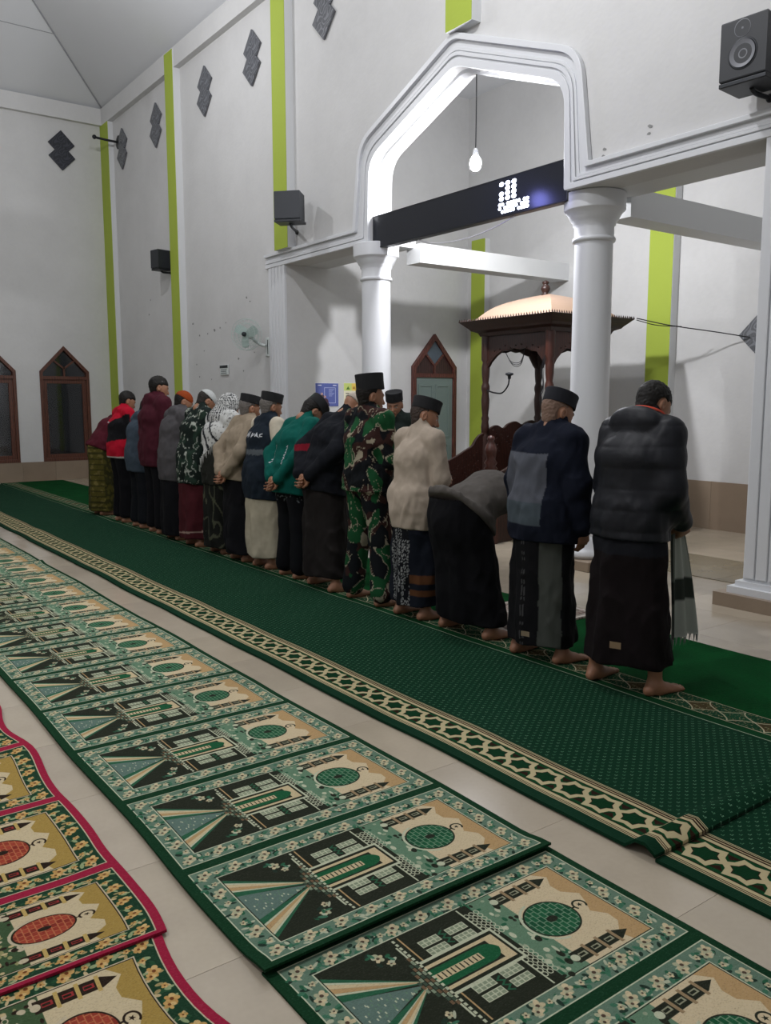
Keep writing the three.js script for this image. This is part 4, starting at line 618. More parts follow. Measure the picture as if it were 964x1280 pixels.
// builds one standing man; local frame: faces -z, right hand at +x, origin between the ankles
function person(cfg) {
  const { pos, yaw = 0, H = 1.62, lean = 0, hunch = 0.1, bow = 0.3, headYaw = 0, cell = 0.011, label, girth = 1 } = cfg, k = H / 1.7, fat = girth;
  const root = thing('person', label, 'person', [pos[0], 0.012, pos[1]], yaw);
  const dir = (a) => [0, Math.cos(a), -Math.sin(a)];
  const pel = [0, cfg.pelY ?? 0.93 * k, cfg.hipZ ?? 0.0], wa = add3(pel, mul3(dir(lean * 0.6), 0.12 * k)), ch = add3(wa, mul3(dir(lean), 0.2 * k)), nb = add3(ch, mul3(dir(lean + hunch), 0.2 * k));
  const ha = lean + hunch + bow, hc = add3(nb, add3(mul3(dir(lean + hunch + bow * 0.5), 0.052 * k), mul3(dir(ha), 0.07 * k)));
  const tz = (a) => [0, Math.sin(a), Math.cos(a)];                   // backward direction of a frame tilted by a
  // joints
  const sh = (s) => add3(add3(nb, mul3(dir(lean + hunch), -0.045 * k)), [s * 0.182 * k * (0.5 + 0.5 * fat), 0, 0]);
  const fr = (s, u, f, y) => add3(add3(nb, [s * u * k, 0, 0]), add3(mul3(dir(lean), y * k), mul3(tz(lean), f * k)));
  const arms = {};
  for (const s of [-1, 1]) {
    const a = (cfg.arms && cfg.arms[s > 0 ? 'r' : 'l']) || cfg.arm || 'front';
    const preset = { front: [fr(s, 0.24, -0.03, -0.34), fr(s, 0.03, -0.24, -0.36), [-s, 0.1, -0.15], [0, 0, 1]], side: [fr(s, 0.25, 0.02, -0.32), fr(s, 0.26, -0.04, -0.57), [0, -1, -0.12], [-s, 0, -0.2]], back: [fr(s, 0.245, 0.14, -0.33), fr(s, 0.07, 0.2, -0.565), [-s * 0.8, -0.5, 0.15], [0, -0.2, 1]], down: [add3(sh(s), [s * 0.05, -0.28 * k, -0.03]), add3(sh(s), [s * 0.02, -0.52 * k, -0.06]), [0, -1, -0.1], [-s, 0, 0]] }[a];
    const [el, wr, hd, hn] = preset || a; arms[s] = { sh: sh(s), el, wr, hd, hn, curl: cfg.curl ?? 0.5 };
  }
  const feet = cfg.feet || [[-0.12, 0.0], [0.12, 0.0]]; const ank = feet.map(([x, z]) => [x, 0.075, z]);
  const hip = [-1, 1].map((s) => add3(pel, [s * 0.09 * k, -0.03 * k, 0])), kneeF = cfg.kneeZ ?? -0.02, knee = [0, 1].map((i) => add3(mid3(hip[i], ank[i], 0.48), [0, 0, kneeF]));
  // body under the clothes: one continuous figure, finer grids for head, hands and feet
  const torso = flatX(union([rc(pel, wa, 0.1 * k, 0.095 * k), rc(wa, ch, 0.095 * k, 0.1 * k), rc(ch, nb, 0.095 * k, 0.034 * k)], 0.04), 0.7);
  const limbs = [rc(nb, hc, 0.046 * k, 0.048 * k)];
  for (const s of [-1, 1]) { const a = arms[s]; limbs.push(rc(nb, a.sh, 0.034 * k, 0.038 * k), rc(a.sh, a.el, 0.04 * k, 0.037 * k), rc(a.el, a.wr, 0.036 * k, 0.025 * k)); }
  for (const i of [0, 1]) limbs.push(rc(hip[i], knee[i], 0.075 * k, 0.05 * k), rc(knee[i], ank[i], 0.048 * k, 0.034 * k));
  const bodyF = union([torso, ...limbs], 0.03);
  // head
  const cy = Math.cos(headYaw), sy = Math.sin(headYaw), ca = Math.cos(ha), sa = Math.sin(ha), hk = 0.97 * (0.5 + 0.5 * k) * (cfg.headScale || 1);
  const toHead = (x, y, z) => { const a = (x - hc[0]) / hk, b = (y - hc[1]) / hk, c = (z - hc[2]) / hk, Y = b * ca - c * sa, Z = b * sa + c * ca; return [a * cy - Z * sy, Y, a * sy + Z * cy]; };
  const fromHead = (p) => { const a = p[0] * cy + p[2] * sy, Z = -p[0] * sy + p[2] * cy, Y = p[1]; return [hc[0] + a * hk, hc[1] + (Y * ca + Z * sa) * hk, hc[2] + (-Y * sa + Z * ca) * hk]; };
  const skull = ell([0, 0.03, 0.012], [0.078, 0.092, 0.1]), face = ell([0, -0.032, -0.032], [0.062, 0.085, 0.068]), chin = ell([0, -0.095, -0.066], [0.03, 0.024, 0.028]), nose = rc([0, 0.004, -0.096], [0, -0.03, -0.114], 0.008, 0.0135), brow = rc([-0.032, 0.022, -0.083], [0.032, 0.022, -0.083], 0.014), lips = rc([-0.017, -0.06, -0.096], [0.017, -0.06, -0.096], 0.009);
  const ears = [-1, 1].map((s) => { const o = ell([s * 0.08, -0.008, 0.012], [0.011, 0.033, 0.02]), i = ell([s * 0.09, -0.006, 0.008], [0.008, 0.02, 0.011]); return (x, y, z) => smax(o(x, y, z), -i(x, y, z), 0.006); }), sock = [-1, 1].map((s) => ell([s * 0.032, 0.002, -0.104], [0.02, 0.013, 0.016])), eye = [-1, 1].map((s) => ell([s * 0.032, 0.001, -0.083], [0.0125, 0.0125, 0.0125])), neck = rc([0, -0.05, 0.02], [0, -0.12, 0.03], 0.051, 0.05);
  const headLocal = (x, y, z) => { let d = smin(skull(x, y, z), face(x, y, z), 0.05); d = smin(d, chin(x, y, z), 0.03); d = smin(d, brow(x, y, z), 0.02); d = smin(d, nose(x, y, z), 0.014); d = smin(d, lips(x, y, z), 0.012); for (const f of sock) d = smax(d, -f(x, y, z), 0.014); for (const f of eye) d = Math.min(d, f(x, y, z)); for (const f of ears) d = smin(d, f(x, y, z), 0.008); return smin(d, neck(x, y, z), 0.03); };
  const headF = (x, y, z) => { const q = toHead(x, y, z); return headLocal(...q) * hk; };
  const headCol = (x, y, z) => { const [a, b, c] = toHead(x, y, z); const sk = cfg.skin || SKIN; const m = 1 + 0.09 * noise(a * 60, b * 60, c * 60); if (c < -0.07) { for (const s of [-1, 1]) { const e = Math.hypot(a - s * 0.032, b - 0.001); if (e < 0.012 && Math.abs(b - 0.001) < 0.0065) return e < 0.0062 ? [0.02, 0.013, 0.01] : [0.5, 0.47, 0.44]; if (Math.abs(a - s * 0.033) < 0.02 && Math.abs(b - 0.026 - 0.1 * (0.02 - Math.abs(a - s * 0.033))) < 0.0045) return HAIR; } if (Math.abs(b + 0.06) < 0.008 && Math.abs(a) < 0.024) return shade([sk[0] * 0.9, sk[1] * 0.66, sk[2] * 0.66], Math.abs(b + 0.06) < 0.0016 ? 0.35 : 1); if (cfg.beard && b < -0.045 && b > -0.12 && noise(a * 90, b * 90, c * 90) > -0.25) return shade(cfg.beard, m); } return shade(sk, m); };
  const fine = cell * 0.5, box3 = (c, r) => [[c[0] - r, c[1] - r, c[2] - r], [c[0] + r, c[1] + r, c[2] + r]];
  const bodyLo = [-0.5, 0.02, -0.95], bodyHi = [0.5, 1.75, 0.45], skinCol = (x, y, z) => shade(cfg.skin || SKIN, 1 + 0.08 * noise(x * 40, y * 40, z * 40));
  const nets = [];
  const net = (f, lo, hi, c, color) => { const n = surfaceNet(f, lo, hi, c); n.color = color; return n; };
  nets.push(net(bodyF, bodyLo, bodyHi, Math.max(0.016, cell * 1.4), skinCol));
  { const [lo, hi] = box3(hc, 0.2); nets.push(net(headF, lo, hi, Math.max(0.004, fine), headCol)); }
  for (const s of [-1, 1]) { const a = arms[s], h = handField(a.wr, a.hd, a.hn, a.curl, s); nets.push(net(h.f, h.lo, h.hi, Math.max(0.0042, fine * 0.8), skinCol)); }
  for (const i of [0, 1]) {
    const [ax, , az] = ank[i], out = (i ? 1 : -1) * 0.014, P = (f, u, y) => [ax + out * f * 8 + u, y, az - f * 0.92];
    const toes = []; [[0.0, 0.02], [0.012, 0.013], [0.012, 0.0], [0.004, -0.012], [-0.012, -0.024]].forEach(([l, u], j) => toes.push(rc(P(0.15 + l, (i ? -1 : 1) * u * 1.35, 0.014), P(0.19 + l, (i ? -1 : 1) * u * 1.5, 0.011), 0.012 - j * 0.0008, j ? 0.0095 : 0.012)));
    const foot = union([rc(add3(ank[i], [0, 0.1, 0.0]), P(0, 0, 0.06), 0.036, 0.036), rc(P(-0.045, 0, 0.026), P(0.02, 0, 0.032), 0.028, 0.03), rc(P(0, 0, 0.045), P(0.1, 0, 0.024), 0.034, 0.022), rc(P(0.02, -0.016, 0.02), P(0.14, -0.026, 0.015), 0.02, 0.016), rc(P(0.02, 0.016, 0.02), P(0.14, 0.026, 0.016), 0.02, 0.016)], 0.03);
    const f = (x, y, z) => { let d = foot(x, y, z), m = 1e9; for (const t of toes) m = Math.min(m, t(x, y, z)); return smax(smin(d, m, 0.01), -y, 0.004); };
    const c = P(0.06, 0, 0.08); nets.push(net(f, [c[0] - 0.12, -0.01, c[2] - 0.18], [c[0] + 0.12, 0.2, c[2] + 0.15], Math.max(0.005, fine), skinCol));
  }
  const body = mesh('body', netGeometry(nets, skinCol), M.skin, root);
  // lower garment
  const lo = cfg.bottom; let lowF;
  if (lo.type === 'sarong') {
    const am = mid3(ank[0], ank[1]), top = pel[1] + 0.1 * k, bot = lo.hem ?? 0.1, wx = lo.wx ?? 0.18, wz = lo.wz ?? 0.132, bx = lo.bx ?? 0.225, bz = lo.bz ?? 0.17, ph = rnd() * 9;
    const f = (x, y, z) => { const t = clamp((top - y) / (top - bot)), c = mid3(add3(pel, [0, 0, lo.shift ?? 0]), add3(am, [0, 0, -0.02]), Math.pow(t, 1.2)); const seat = (cfg.seat ?? 0.018) * Math.exp(-(((y - pel[1] + 0.02) / 0.14) ** 2)); const a = Math.atan2(z - c[2], x - c[0]); const fl = (lo.fold ?? 0.017) * (0.35 + t) * (Math.cos(a * 5 + ph + 2.5 * noise(y * 2, ph, 0)) * 0.5 + 0.6 * noise(Math.cos(a) * 2.2, y * 1.1, Math.sin(a) * 2.2 + ph)); const rx = lerp(wx * fat, bx, t) + fl, rz = lerp(wz * fat, bz, t) + fl + (z > c[2] ? seat : 0); const d0 = (Math.hypot((x - c[0]) / rx, (z - c[2]) / rz) - 1) * Math.min(rx, rz); if (lean < 0.8 && Math.abs(d0) > 0.06) return Math.max(d0, y - top, bot - y); const cr = 0.022 * Math.abs(noise(x * 6 + y * 3, y * 3.6 - x * 2.4, z * 6 + ph)) + 0.008 * Math.abs(noise(x * 13 - y * 5, y * 7, z * 13 + ph)) + 0.004 * noise(x * 22, y * 6, z * 22); const sag = 0.012 * noise(Math.cos(a) * 1.5, ph, Math.sin(a) * 1.5); const d = d0 + cr - 0.007; const tp = lean > 0.8 ? (y - pel[1]) * Math.cos(lean * 0.6) - (z - pel[2]) * Math.sin(lean * 0.6) - 0.06 : y - top; return smax(smax(d, tp, 0.05), bot + sag - y, 0.008); };
    lowF = f; const g = mesh('sarong', netGeometry([surfaceNet(f, [-0.36, bot - 0.05, -0.36], [0.36, top + 0.05, 0.36], lo.cell || cell)], lo.color), M.cloth, root);
    if (lo.after) lo.after(f, g);
  } else {
    const legs = [0, 1].map((i) => union([rc(add3(hip[i], [0, 0.04, 0.01]), knee[i], 0.115 * k * fat, 0.085 * k), rc(knee[i], add3(ank[i], [0, 0.03, 0.005]), 0.085 * k, lo.cuff ?? 0.082)], 0.05));
    const seat = flatX(rc(pel, add3(pel, [0, 0.1, 0]), 0.125 * fat, 0.12 * fat), 0.75);
    const f = (x, y, z) => { let d = smin(Math.min(legs[0](x, y, z), legs[1](x, y, z)), seat(x, y, z), 0.05); d -= 0.006 * fold(x, y, z, 11, 4); return smax(smax(d, y - pel[1] - 0.12, 0.02), (lo.hem ?? 0.06) - y, 0.008); };
    lowF = f; mesh('trousers', netGeometry([surfaceNet(f, [-0.36, 0.0, -0.4], [0.36, pel[1] + 0.2, 0.36], lo.cell || cell)], lo.color), lo.mat || M.cloth, root);
  }
  // upper garment
  const up = cfg.top, T = up.r ?? 0.02, hem = up.hem ?? -0.04, ph = rnd() * 20;
  const tor = flatX(union([rc(add3(pel, [0, -0.12, 0.005]), pel, (0.125 + T) * fat * k, (0.118 + T) * fat * k), rc(pel, wa, (0.118 + T) * fat * k, (0.116 + T) * fat * k), rc(wa, ch, (0.116 + T) * fat * k, (0.12 + T) * k), rc(ch, add3(nb, mul3(dir(lean + hunch), -0.05 * k)), (0.118 + T) * k, (0.06 + T) * k)], 0.06), up.flat ?? 0.7);
  const sl = []; for (const s of [-1, 1]) { const a = arms[s], end = up.short ? mid3(a.sh, a.el, 0.8) : mid3(a.el, a.wr, up.cuffAt ?? 0.95); const p = [rc(mid3(nb, a.sh, 0.25), a.sh, (0.052 + T) * k, (0.05 + T) * k), rc(a.sh, up.short ? end : a.el, (0.056 + T) * k, (0.046 + T * 0.9) * k)]; if (!up.short) p.push(rc(a.el, end, (0.047 + T * 0.9) * k, (0.034 + T * 0.8) * k)); sl.push(union(up.sleeveless ? [rc(nb, mid3(nb, a.sh, 0.72), (0.05 + T) * k, (0.04 + T) * k)] : p, 0.035)); }
  const hemN = dir(up.hemTilt ?? lean * 0.75), hemP = add3(pel, mul3(hemN, hem * k)), collar = up.collar ? (() => { const t0 = add3(nb, mul3(dir(lean + hunch), -0.02)), t1 = add3(nb, mul3(dir(lean + hunch + bow * 0.4), 0.085 * k)); return rc(t0, t1, 0.072 * k + T * 0.5, 0.058 * k + T * 0.4); })() : null;
  const neckCut = rc(mid3(nb, hc, 0.58), mid3(nb, hc, 1.1), 0.05 * k, 0.074 * k);
  const hood = up.hood ? ell(add3(nb, add3(mul3(tz(lean + hunch), 0.07 * k), mul3(dir(lean + hunch), -0.02 * k))), [0.14 * k * up.hood, 0.085 * k * up.hood, 0.058 * k * up.hood]) : null;
  const wr = up.wrinkle ?? 0.0125;
  const topF = (x, y, z) => {
    let d = smin(tor(x, y, z), lowF(x, y, z) - 0.012, 0.035); const s = Math.min(sl[0](x, y, z), sl[1](x, y, z)); d = smin(d, s, up.blend ?? 0.022); if (collar) d = smin(d, collar(x, y, z), 0.03); if (hood) d = smin(d, hood(x, y, z), 0.01); if (d > 0.09 || d < -0.09) return d;
    d -= wr * (0.8 * fold(x, y, z, 8, ph) - 1.3 * Math.abs(noise(x * 6 + 2 * y, y * 7 - x * 3, z * 6 + ph))) + wr * 0.4 * noise(x * 30, y * 14, z * 30 + ph) + wr * 0.3; if (up.quilt) d -= 0.005 * Math.sqrt(Math.abs(Math.sin(Math.PI * (y - 0.02 * x) / up.quilt))) - 0.0035;
    const hd = (x - hemP[0]) * hemN[0] + (y - hemP[1]) * hemN[1] + (z - hemP[2]) * hemN[2]; d = smax(d, -hd + 0.006 * noise(x * 6, ph, z * 6), 0.01); if (up.hemBand) d -= 0.006 * smooth(up.hemBand, 0, Math.abs(hd - up.hemBand * 0.5)) ; return smax(d, -neckCut(x, y, z), 0.008);
  };
  const tlo = [-0.52, 0.25, -1.0], thi = [0.52, 1.62, 0.45];
  const garment = mesh(up.name || 'jacket', netGeometry([surfaceNet(topF, tlo, thi, up.cell || cell)], up.color), up.mat || M.cloth, root);
  if (up.under) {                                                    // shirt whose sleeves show under a vest
    const us = [-1, 1].map((s) => { const a = arms[s]; return union([rc(a.sh, a.el, 0.08 * k, 0.066 * k), rc(a.el, mid3(a.el, a.wr, 0.93), 0.066 * k, 0.05 * k)], 0.035); });
    const f = (x, y, z) => Math.min(us[0](x, y, z), us[1](x, y, z)) - 0.007 * fold(x, y, z, 11, 3);
    mesh('shirt_sleeves', netGeometry([surfaceNet(f, tlo, thi, cell)], up.under), M.cloth, root);
  }
  const ctx = { root, body, topF, garment, hc, nb, ch, wa, pel, arms, ha, hk, k, toHead, fromHead, dir, tz, ank, lean };
  // hair
  if (cfg.hair) {
    const h = cfg.hair, nape = ell([0, -0.03, 0.042], [0.06, 0.068, 0.05]), shell = ell([0, 0.034, 0.016], [0.084 + (h.r || 0), 0.098 + (h.r || 0), 0.104 + (h.r || 0)]);
    const f = (x, y, z) => { const [a, b, c] = toHead(x, y, z); let d = smin(shell(a, b, c), nape(a, b, c), 0.02) - 0.004 * noise(a * 70, b * 70, c * 70) - 0.003 * noise(a * 160, b * 60, c * 160); const line = h.line ?? 0.045; d = smax(d, -(b - (c < -0.02 ? line : lerp(line, -0.088, smooth(-0.03, 0.04, c)))), 0.012); const er = Math.hypot(Math.abs(a) - 0.082, (b + 0.008) * 0.8, c - 0.01) - 0.032; d = smax(d, -er, 0.01); return d * hk; };
    const [l2, h2] = box3(hc, 0.2); mesh('hair', netGeometry([surfaceNet(f, l2, h2, Math.max(0.0048, fine))], (x, y, z) => shade(h.color, 0.8 + 0.5 * Math.abs(noise(x * 150, y * 40, z * 150)))), M.hair, root);
  }
  // cap
  const placeOnHead = (m, p, tilt = 0, roll = 0) => { const q = fromHead(p); m.position.set(...q); const e = new THREE.Matrix4().makeRotationX(-ha).multiply(new THREE.Matrix4().makeRotationY(headYaw)).multiply(new THREE.Matrix4().makeRotationX(-tilt)).multiply(new THREE.Matrix4().makeRotationZ(roll)); m.quaternion.setFromRotationMatrix(e); m.scale.setScalar(hk); };
  if (cfg.cap) {
    const c = cfg.cap;
    if (c.type === 'peci') {
      const h = c.h ?? 0.095; const g = lathe([[0.0905, 0], [0.0935, 0.002], [0.0925, h * 0.5], [0.0945, h - 0.006], [0.092, h], [0.088, h - 0.001], [0.05, h - 0.009], [0.0, h - 0.011]], 40).scale(0.98, 1, 1.2);
      const m = mesh('cap', g, std(c.color ?? 0x101114, 0.88), root); placeOnHead(m, [0, c.y ?? 0.052, 0.006], c.tilt ?? 0, c.roll ?? 0);
    } else {
      const f = ell([0, 0.034, 0.014], [0.087, 0.1, 0.108]); const cut = c.y ?? 0.035; const F = (x, y, z) => { const [a, b, cc] = toHead(x, y, z); let d = f(a, b, cc) - 0.0025 * Math.abs(Math.sin(cc * 160)) * (c.knit ? 1 : 0.2); return smax(d, cut + 0.12 * (cc - 0.0) * (c.slope ?? 1) - b, 0.006) * hk; };
      const [l2, h2] = box3(hc, 0.2); mesh('cap', netGeometry([surfaceNet(F, l2, h2, Math.max(0.0048, fine))], (x, y, z) => shade(c.rgb, 0.85 + 0.3 * Math.abs(noise(x * 90, y * 90, z * 90)))), M.felt, root);
    }
  }
  if (cfg.extra) cfg.extra(ctx);
  return ctx;
}

// ------------------------------------------------------------------ the row of men
const plain = (hex, v = 0.12, f = 30) => { const c = lin(hex); return (x, y, z) => shade(c, 1 + v * noise(x * f, y * f, z * f)); };
const BLACK = plain(0x121215), NAVY = plain(0x161b23);
const CAMO = (() => { const g = lin(0x1a4a2b), b = lin(0x35221f), k = lin(0x14171a), t = lin(0x9a927e); return (x, y, z) => { const wx = x + 0.05 * noise(x * 6, y * 6, 3), wy = y + 0.05 * noise(x * 6, y * 6, 9); const n = noise(wx * 9.5, wy * 8, z * 9.5), m = noise(wx * 9 + 20, wy * 8 + 5, z * 9), l = noise(wx * 15, wy * 8 + 40, z * 15); if (Math.abs(n - 0.13) < 0.024 && l > -0.2) return t; if (Math.abs(l - 0.12) < 0.02 && m > -0.1) return t; if (n > 0.13) return g; if (m > 0.44) return t; return m > 0.02 ? b : k; }; })();
const BATIK = (() => { const a = lin(0x1a2320), b = lin(0x25352c), w = lin(0x9fa49a); return (x, y, z) => { const n = noise(x * 19, y * 12, z * 19), m = noise(x * 11 + 9, y * 10, z * 11); return Math.abs(n) < 0.06 && m > -0.12 ? w : m > 0.15 ? b : a; }; })();
const FZ = -3.575;
const peci = (o = {}) => ({ type: 'peci', ...o });
const textMark = (draw, w = 256, h = 96) => { const a = canvas(w, h, (c) => { c.fillStyle = '#000'; c.fillRect(0, 0, w, h); c.fillStyle = '#fff'; c.strokeStyle = '#fff'; draw(c, w, h); }); return std(0xb9bcc0, 0.8, { alphaMap: canvasTexture(a, false, false), transparent: true, alphaTest: 0.5, side: THREE.DoubleSide }); };

person({ label: 'man in olive gold sarong and maroon top, bowed at the end of the row', pos: [-11.28, FZ], H: 1.6, lean: 0.6, hunch: 0.2, bow: 0.2, cell: 0.014, top: { color: plain(0x4b1a24), hem: -0.02, name: 'shirt' }, bottom: { type: 'sarong', hem: 0.06, color: (x, y, z) => { const o = lin(0x4f491f), d = lin(0x333218), g = lin(0x6a6034); const n = noise(x * 16, y * 20, z * 16); return z > 0.02 && x > 0.02 ? (Math.abs(((y * 14) % 1) - 0.5) < 0.12 ? d : n > 0.2 ? g : o) : n > 0.1 ? o : d; } }, hair: { color: HAIR } });
person({ label: 'man in red and black jacket with bare black hair', pos: [-10.44, FZ], H: 1.63, lean: 0.08, hunch: 0.12, bow: 0.25, cell: 0.013, arm: 'front', hair: { color: HAIR, r: 0.006 },
  top: { collar: true, hem: -0.1, r: 0.026, hood: 0.7, color: (x, y, z) => { const r = lin(0xa8142a), k = lin(0x17171a), w = lin(0xbcb9b4); if (y < 0.825) return w; const t = y - 0.42 * x; return z > -0.04 && t < 1.24 && t > 1.0 - 0.25 * x ? k : r; } }, bottom: { type: 'trousers', color: BLACK },
  extra: ({ topF, root, ch }) => decal(topF, [-0.06, 1.24, 0.2], [0, 0, -1], [0, 1, 0], 0.12, 0.035, null, textMark((c, w, h) => { c.fillRect(8, 26, 60, 50); c.fillRect(84, 26, 40, 44); c.fillRect(140, 30, 44, 46); c.fillRect(200, 22, 46, 52); c.clearRect(30, 40, 20, 10); }), root, 'jacket_print') });
person({ label: 'man in grey blue hooded jacket and white cap beside the red jacket', pos: [-9.82, FZ], H: 1.55, lean: 0.1, hunch: 0.15, bow: 0.4, cell: 0.013, top: { collar: true, hood: 0.8, hem: -0.2, r: 0.028, color: plain(0x3d4853) }, bottom: { type: 'trousers', color: plain(0x16181c) }, cap: { type: 'kufi', rgb: lin(0xb9b6b4) }, hair: { color: HAIR } });
person({ label: 'tall man in maroon hooded jacket with bare black hair', pos: [-9.28, FZ], H: 1.78, lean: 0.03, hunch: 0.08, bow: 0.2, headYaw: -0.2, cell: 0.012, hair: { color: HAIR, r: 0.008 }, top: { collar: true, hood: 0.95, hem: -0.2, r: 0.03, color: plain(0x431b25), hemBand: 0.03 }, bottom: { type: 'trousers', color: BLACK } });
person({ label: 'man in grey hooded jacket and rust orange knit cap', pos: [-8.74, FZ], H: 1.62, lean: 0.1, hunch: 0.15, bow: 0.25, headYaw: -0.15, cell: 0.012, cap: { type: 'kufi', rgb: lin(0x8d3f1c), knit: 1, y: 0.03 }, hair: { color: HAIR }, top: { collar: true, hood: 0.9, hem: -0.26, r: 0.034, color: plain(0x4c4a4c) }, bottom: { type: 'sarong', hem: 0.05, color: BLACK } });
person({ label: 'man in dark shirt with white streaks, white skullcap and maroon sarong', pos: [-8.2, FZ + 0.01], H: 1.64, lean: 0.12, hunch: 0.15, bow: 0.45, cell: 0.011, cap: { type: 'kufi', rgb: lin(0xb5b8b6), y: 0.04 }, hair: { color: shade(HAIR, 3), line: 0.05 }, top: { name: 'shirt', collar: true, hem: -0.26, r: 0.026, color: BATIK, flat: 0.68 }, bottom: { type: 'sarong', hem: 0.09, color: (x, y, z) => (Math.abs(y - 0.15 - 0.1 * x) < 0.008 ? lin(0x9a8478) : lin(0x431a1f)) } });
person({ label: 'man with black and white checked headscarf and shawl', pos: [-7.66, FZ - 0.02], H: 1.58, lean: 0.1, hunch: 0.15, bow: 0.25, headYaw: -0.1, cell: 0.011, top: { name: 'shirt', hem: -0.2, r: 0.024, color: plain(0x232420) }, bottom: { type: 'sarong', hem: 0.07, color: (x, y, z) => (Math.abs(noise(x * 10, y * 5, z * 10)) < 0.08 ? lin(0x4a4c3c) : lin(0x1b1c19)) },
  extra: ({ root, toHead, nb, hc, hk, k, topF }) => {
    const white = lin(0xbfc0bd), ink = lin(0x24262a);
    const sk = ell([0, 0.03, 0.016], [0.096, 0.108, 0.118]), drape = rc(add3(hc, [0, -0.02, 0.05]), add3(nb, [0, -0.02, 0.04]), 0.09, 0.125), faceCut = ell([0, -0.03, -0.13], [0.06, 0.09, 0.1]);
    const f = (x, y, z) => { const q = toHead(x, y, z); let d = sk(...q) * hk; d = smin(d, drape(x, y, z), 0.05); d = smax(d, -faceCut(...q) * hk, 0.01); return d - 0.004 * fold(x, y, z, 14, 2); };
    const check = (x, y, z) => { const a = Math.atan2(z - hc[2], x - hc[0]) * 0.12, u = Math.floor((a + y) * 62), v = Math.floor((a - y) * 62); return (u + v) % 2 === 0 && noise(x * 60, y * 60, z * 60) > -0.3 ? ink : white; };
    mesh('headscarf', netGeometry([surfaceNet(f, add3(hc, [-0.25, -0.35, -0.2]), add3(hc, [0.25, 0.18, 0.25]), 0.008)], check), M.cloth, root);
    const sh = (x, y, z) => { const d = topF(x, y, z) - 0.016; const b = Math.abs((x - 0.1) * 0.6 + (y - nb[1]) * 0.55 + 0.07) - 0.19; const low = (nb[1] - 0.42 + 0.9 * Math.abs(x + 0.05)) - y; return smax(smax(Math.abs(d) - 0.007, b, 0.01), low, 0.01); };
    mesh('shawl', netGeometry([surfaceNet(sh, [-0.4, 0.85, -0.35], [0.4, 1.5, 0.4], 0.009)], (x, y, z) => { const b = (x - 0.02) * 0.75 + (y - nb[1]) * 0.55; return Math.abs(b + 0.13) < 0.016 || Math.abs(b + 0.02) < 0.01 ? ink : noise(x * 40, y * 40, z * 40) > 0.38 ? lin(0x6a6b6b) : white; }), M.cloth, root);
    const fr = []; for (let i = 0; i < 9; i++) { const x = -0.05 + i * 0.022, y = nb[1] - 0.4 + 0.02 * i; let z = 0.4; while (z > -0.1 && topF(x, y, z) > 0.02) z -= 0.004; fr.push(new THREE.ConeGeometry(0.008, 0.09, 5).rotateX(Math.PI).translate(x, y - 0.04, z)); } mesh('tassels', fr, std(0xb9bab6, 0.9), root);
  } });
person({ label: 'man in khaki shirt and black cap with hands behind his back', pos: [-7.17, FZ], H: 1.55, lean: 0.16, hunch: 0.08, bow: 0.0, cell: 0.010, arm: 'back', curl: 0.7, cap: peci({ h: 0.085 }), hair: { color: GREY, line: 0.06 }, top: { name: 'shirt', collar: true, hem: -0.1, r: 0.026, color: plain(0x8f8270) }, bottom: { type: 'sarong', hem: 0.08, color: BLACK, bx: 0.23 } });
person({ label: 'man in navy vest over cream sleeves with a cream sarong', pos: [-6.73, FZ - 0.01], H: 1.56, lean: 0.1, hunch: 0.1, bow: 0.02, cell: 0.010, arms: { r: [[0.3, 1.06, 0.0], [0.12, 0.98, -0.2], [-0.9, 0.1, -0.3], [0, 0, 1]], l: 'front' }, cap: peci({ h: 0.088 }), hair: { color: GREY, line: 0.06 }, girth: 1.06,
  top: { name: 'vest', collar: true, sleeveless: true, hem: -0.25, r: 0.03, color: (x, y, z) => (Math.abs(y - 1.05) < 0.025 ? lin(0x50565a) : shade(lin(0x1c242d), 1 + 0.1 * noise(x * 30, y * 30, z * 30))), under: plain(0xbdb4a2) }, bottom: { type: 'sarong', hem: 0.11, color: plain(0xa8a08c, 0.08), fold: 0.02 },
  extra: ({ topF, root }) => decal(topF, [0.02, 1.2, 0.25], [0, 0.0, -1], [0, 1, 0], 0.26, 0.055, null, textMark((c, w, h) => { c.lineWidth = 12; const L = (p) => { c.beginPath(); p.forEach(([x, y], i) => (i ? c.lineTo(x, y) : c.moveTo(x, y))); c.stroke(); }; L([[12, 80], [14, 16], [40, 76], [46, 18]]); L([[66, 18], [62, 78], [90, 22], [92, 80]]); L([[130, 20], [128, 78], [160, 30]]); L([[176, 76], [182, 26], [206, 74], [180, 54]]); L([[246, 28], [222, 40], [226, 72], [250, 70]]); }), root, 'vest_print') });
person({ label: 'man in teal shirt and black cap with hands behind his back', pos: [-6.22, FZ - 0.0], H: 1.57, lean: 0.22, hunch: 0.2, bow: 0.45, cell: 0.0095, arm: 'back', curl: 0.6, cap: peci({ h: 0.09, tilt: 0.1 }), hair: { color: HAIR, line: 0.05 }, top: { name: 'shirt', collar: true, hem: -0.16, r: 0.024, color: plain(0x0b5249, 0.1) }, bottom: { type: 'trousers', hem: 0.03, color: (x, y, z) => (y > 0.66 && y < 0.82 && Math.abs(noise(x * 22, y * 22, z * 22)) < 0.06 ? lin(0x6d7476) : lin(0x121316)) },
  extra: ({ topF, root }) => { const m = textMark((c, w, h) => { c.lineWidth = 9; for (let i = 0; i < 7; i++) { c.beginPath(); c.moveTo(10 + i * 34, 20 + (i % 3) * 12); c.lineTo(28 + i * 34, 74); c.lineTo(34 + i * 34, 26 + (i % 2) * 20); c.stroke(); } }); for (const x of [-0.11, 0.07]) decal(topF, [x, 1.05, 0.3], [0, 0, -1], [1, 0.0, 0], 0.17, 0.035, null, m, root, 'embroidery'); } });
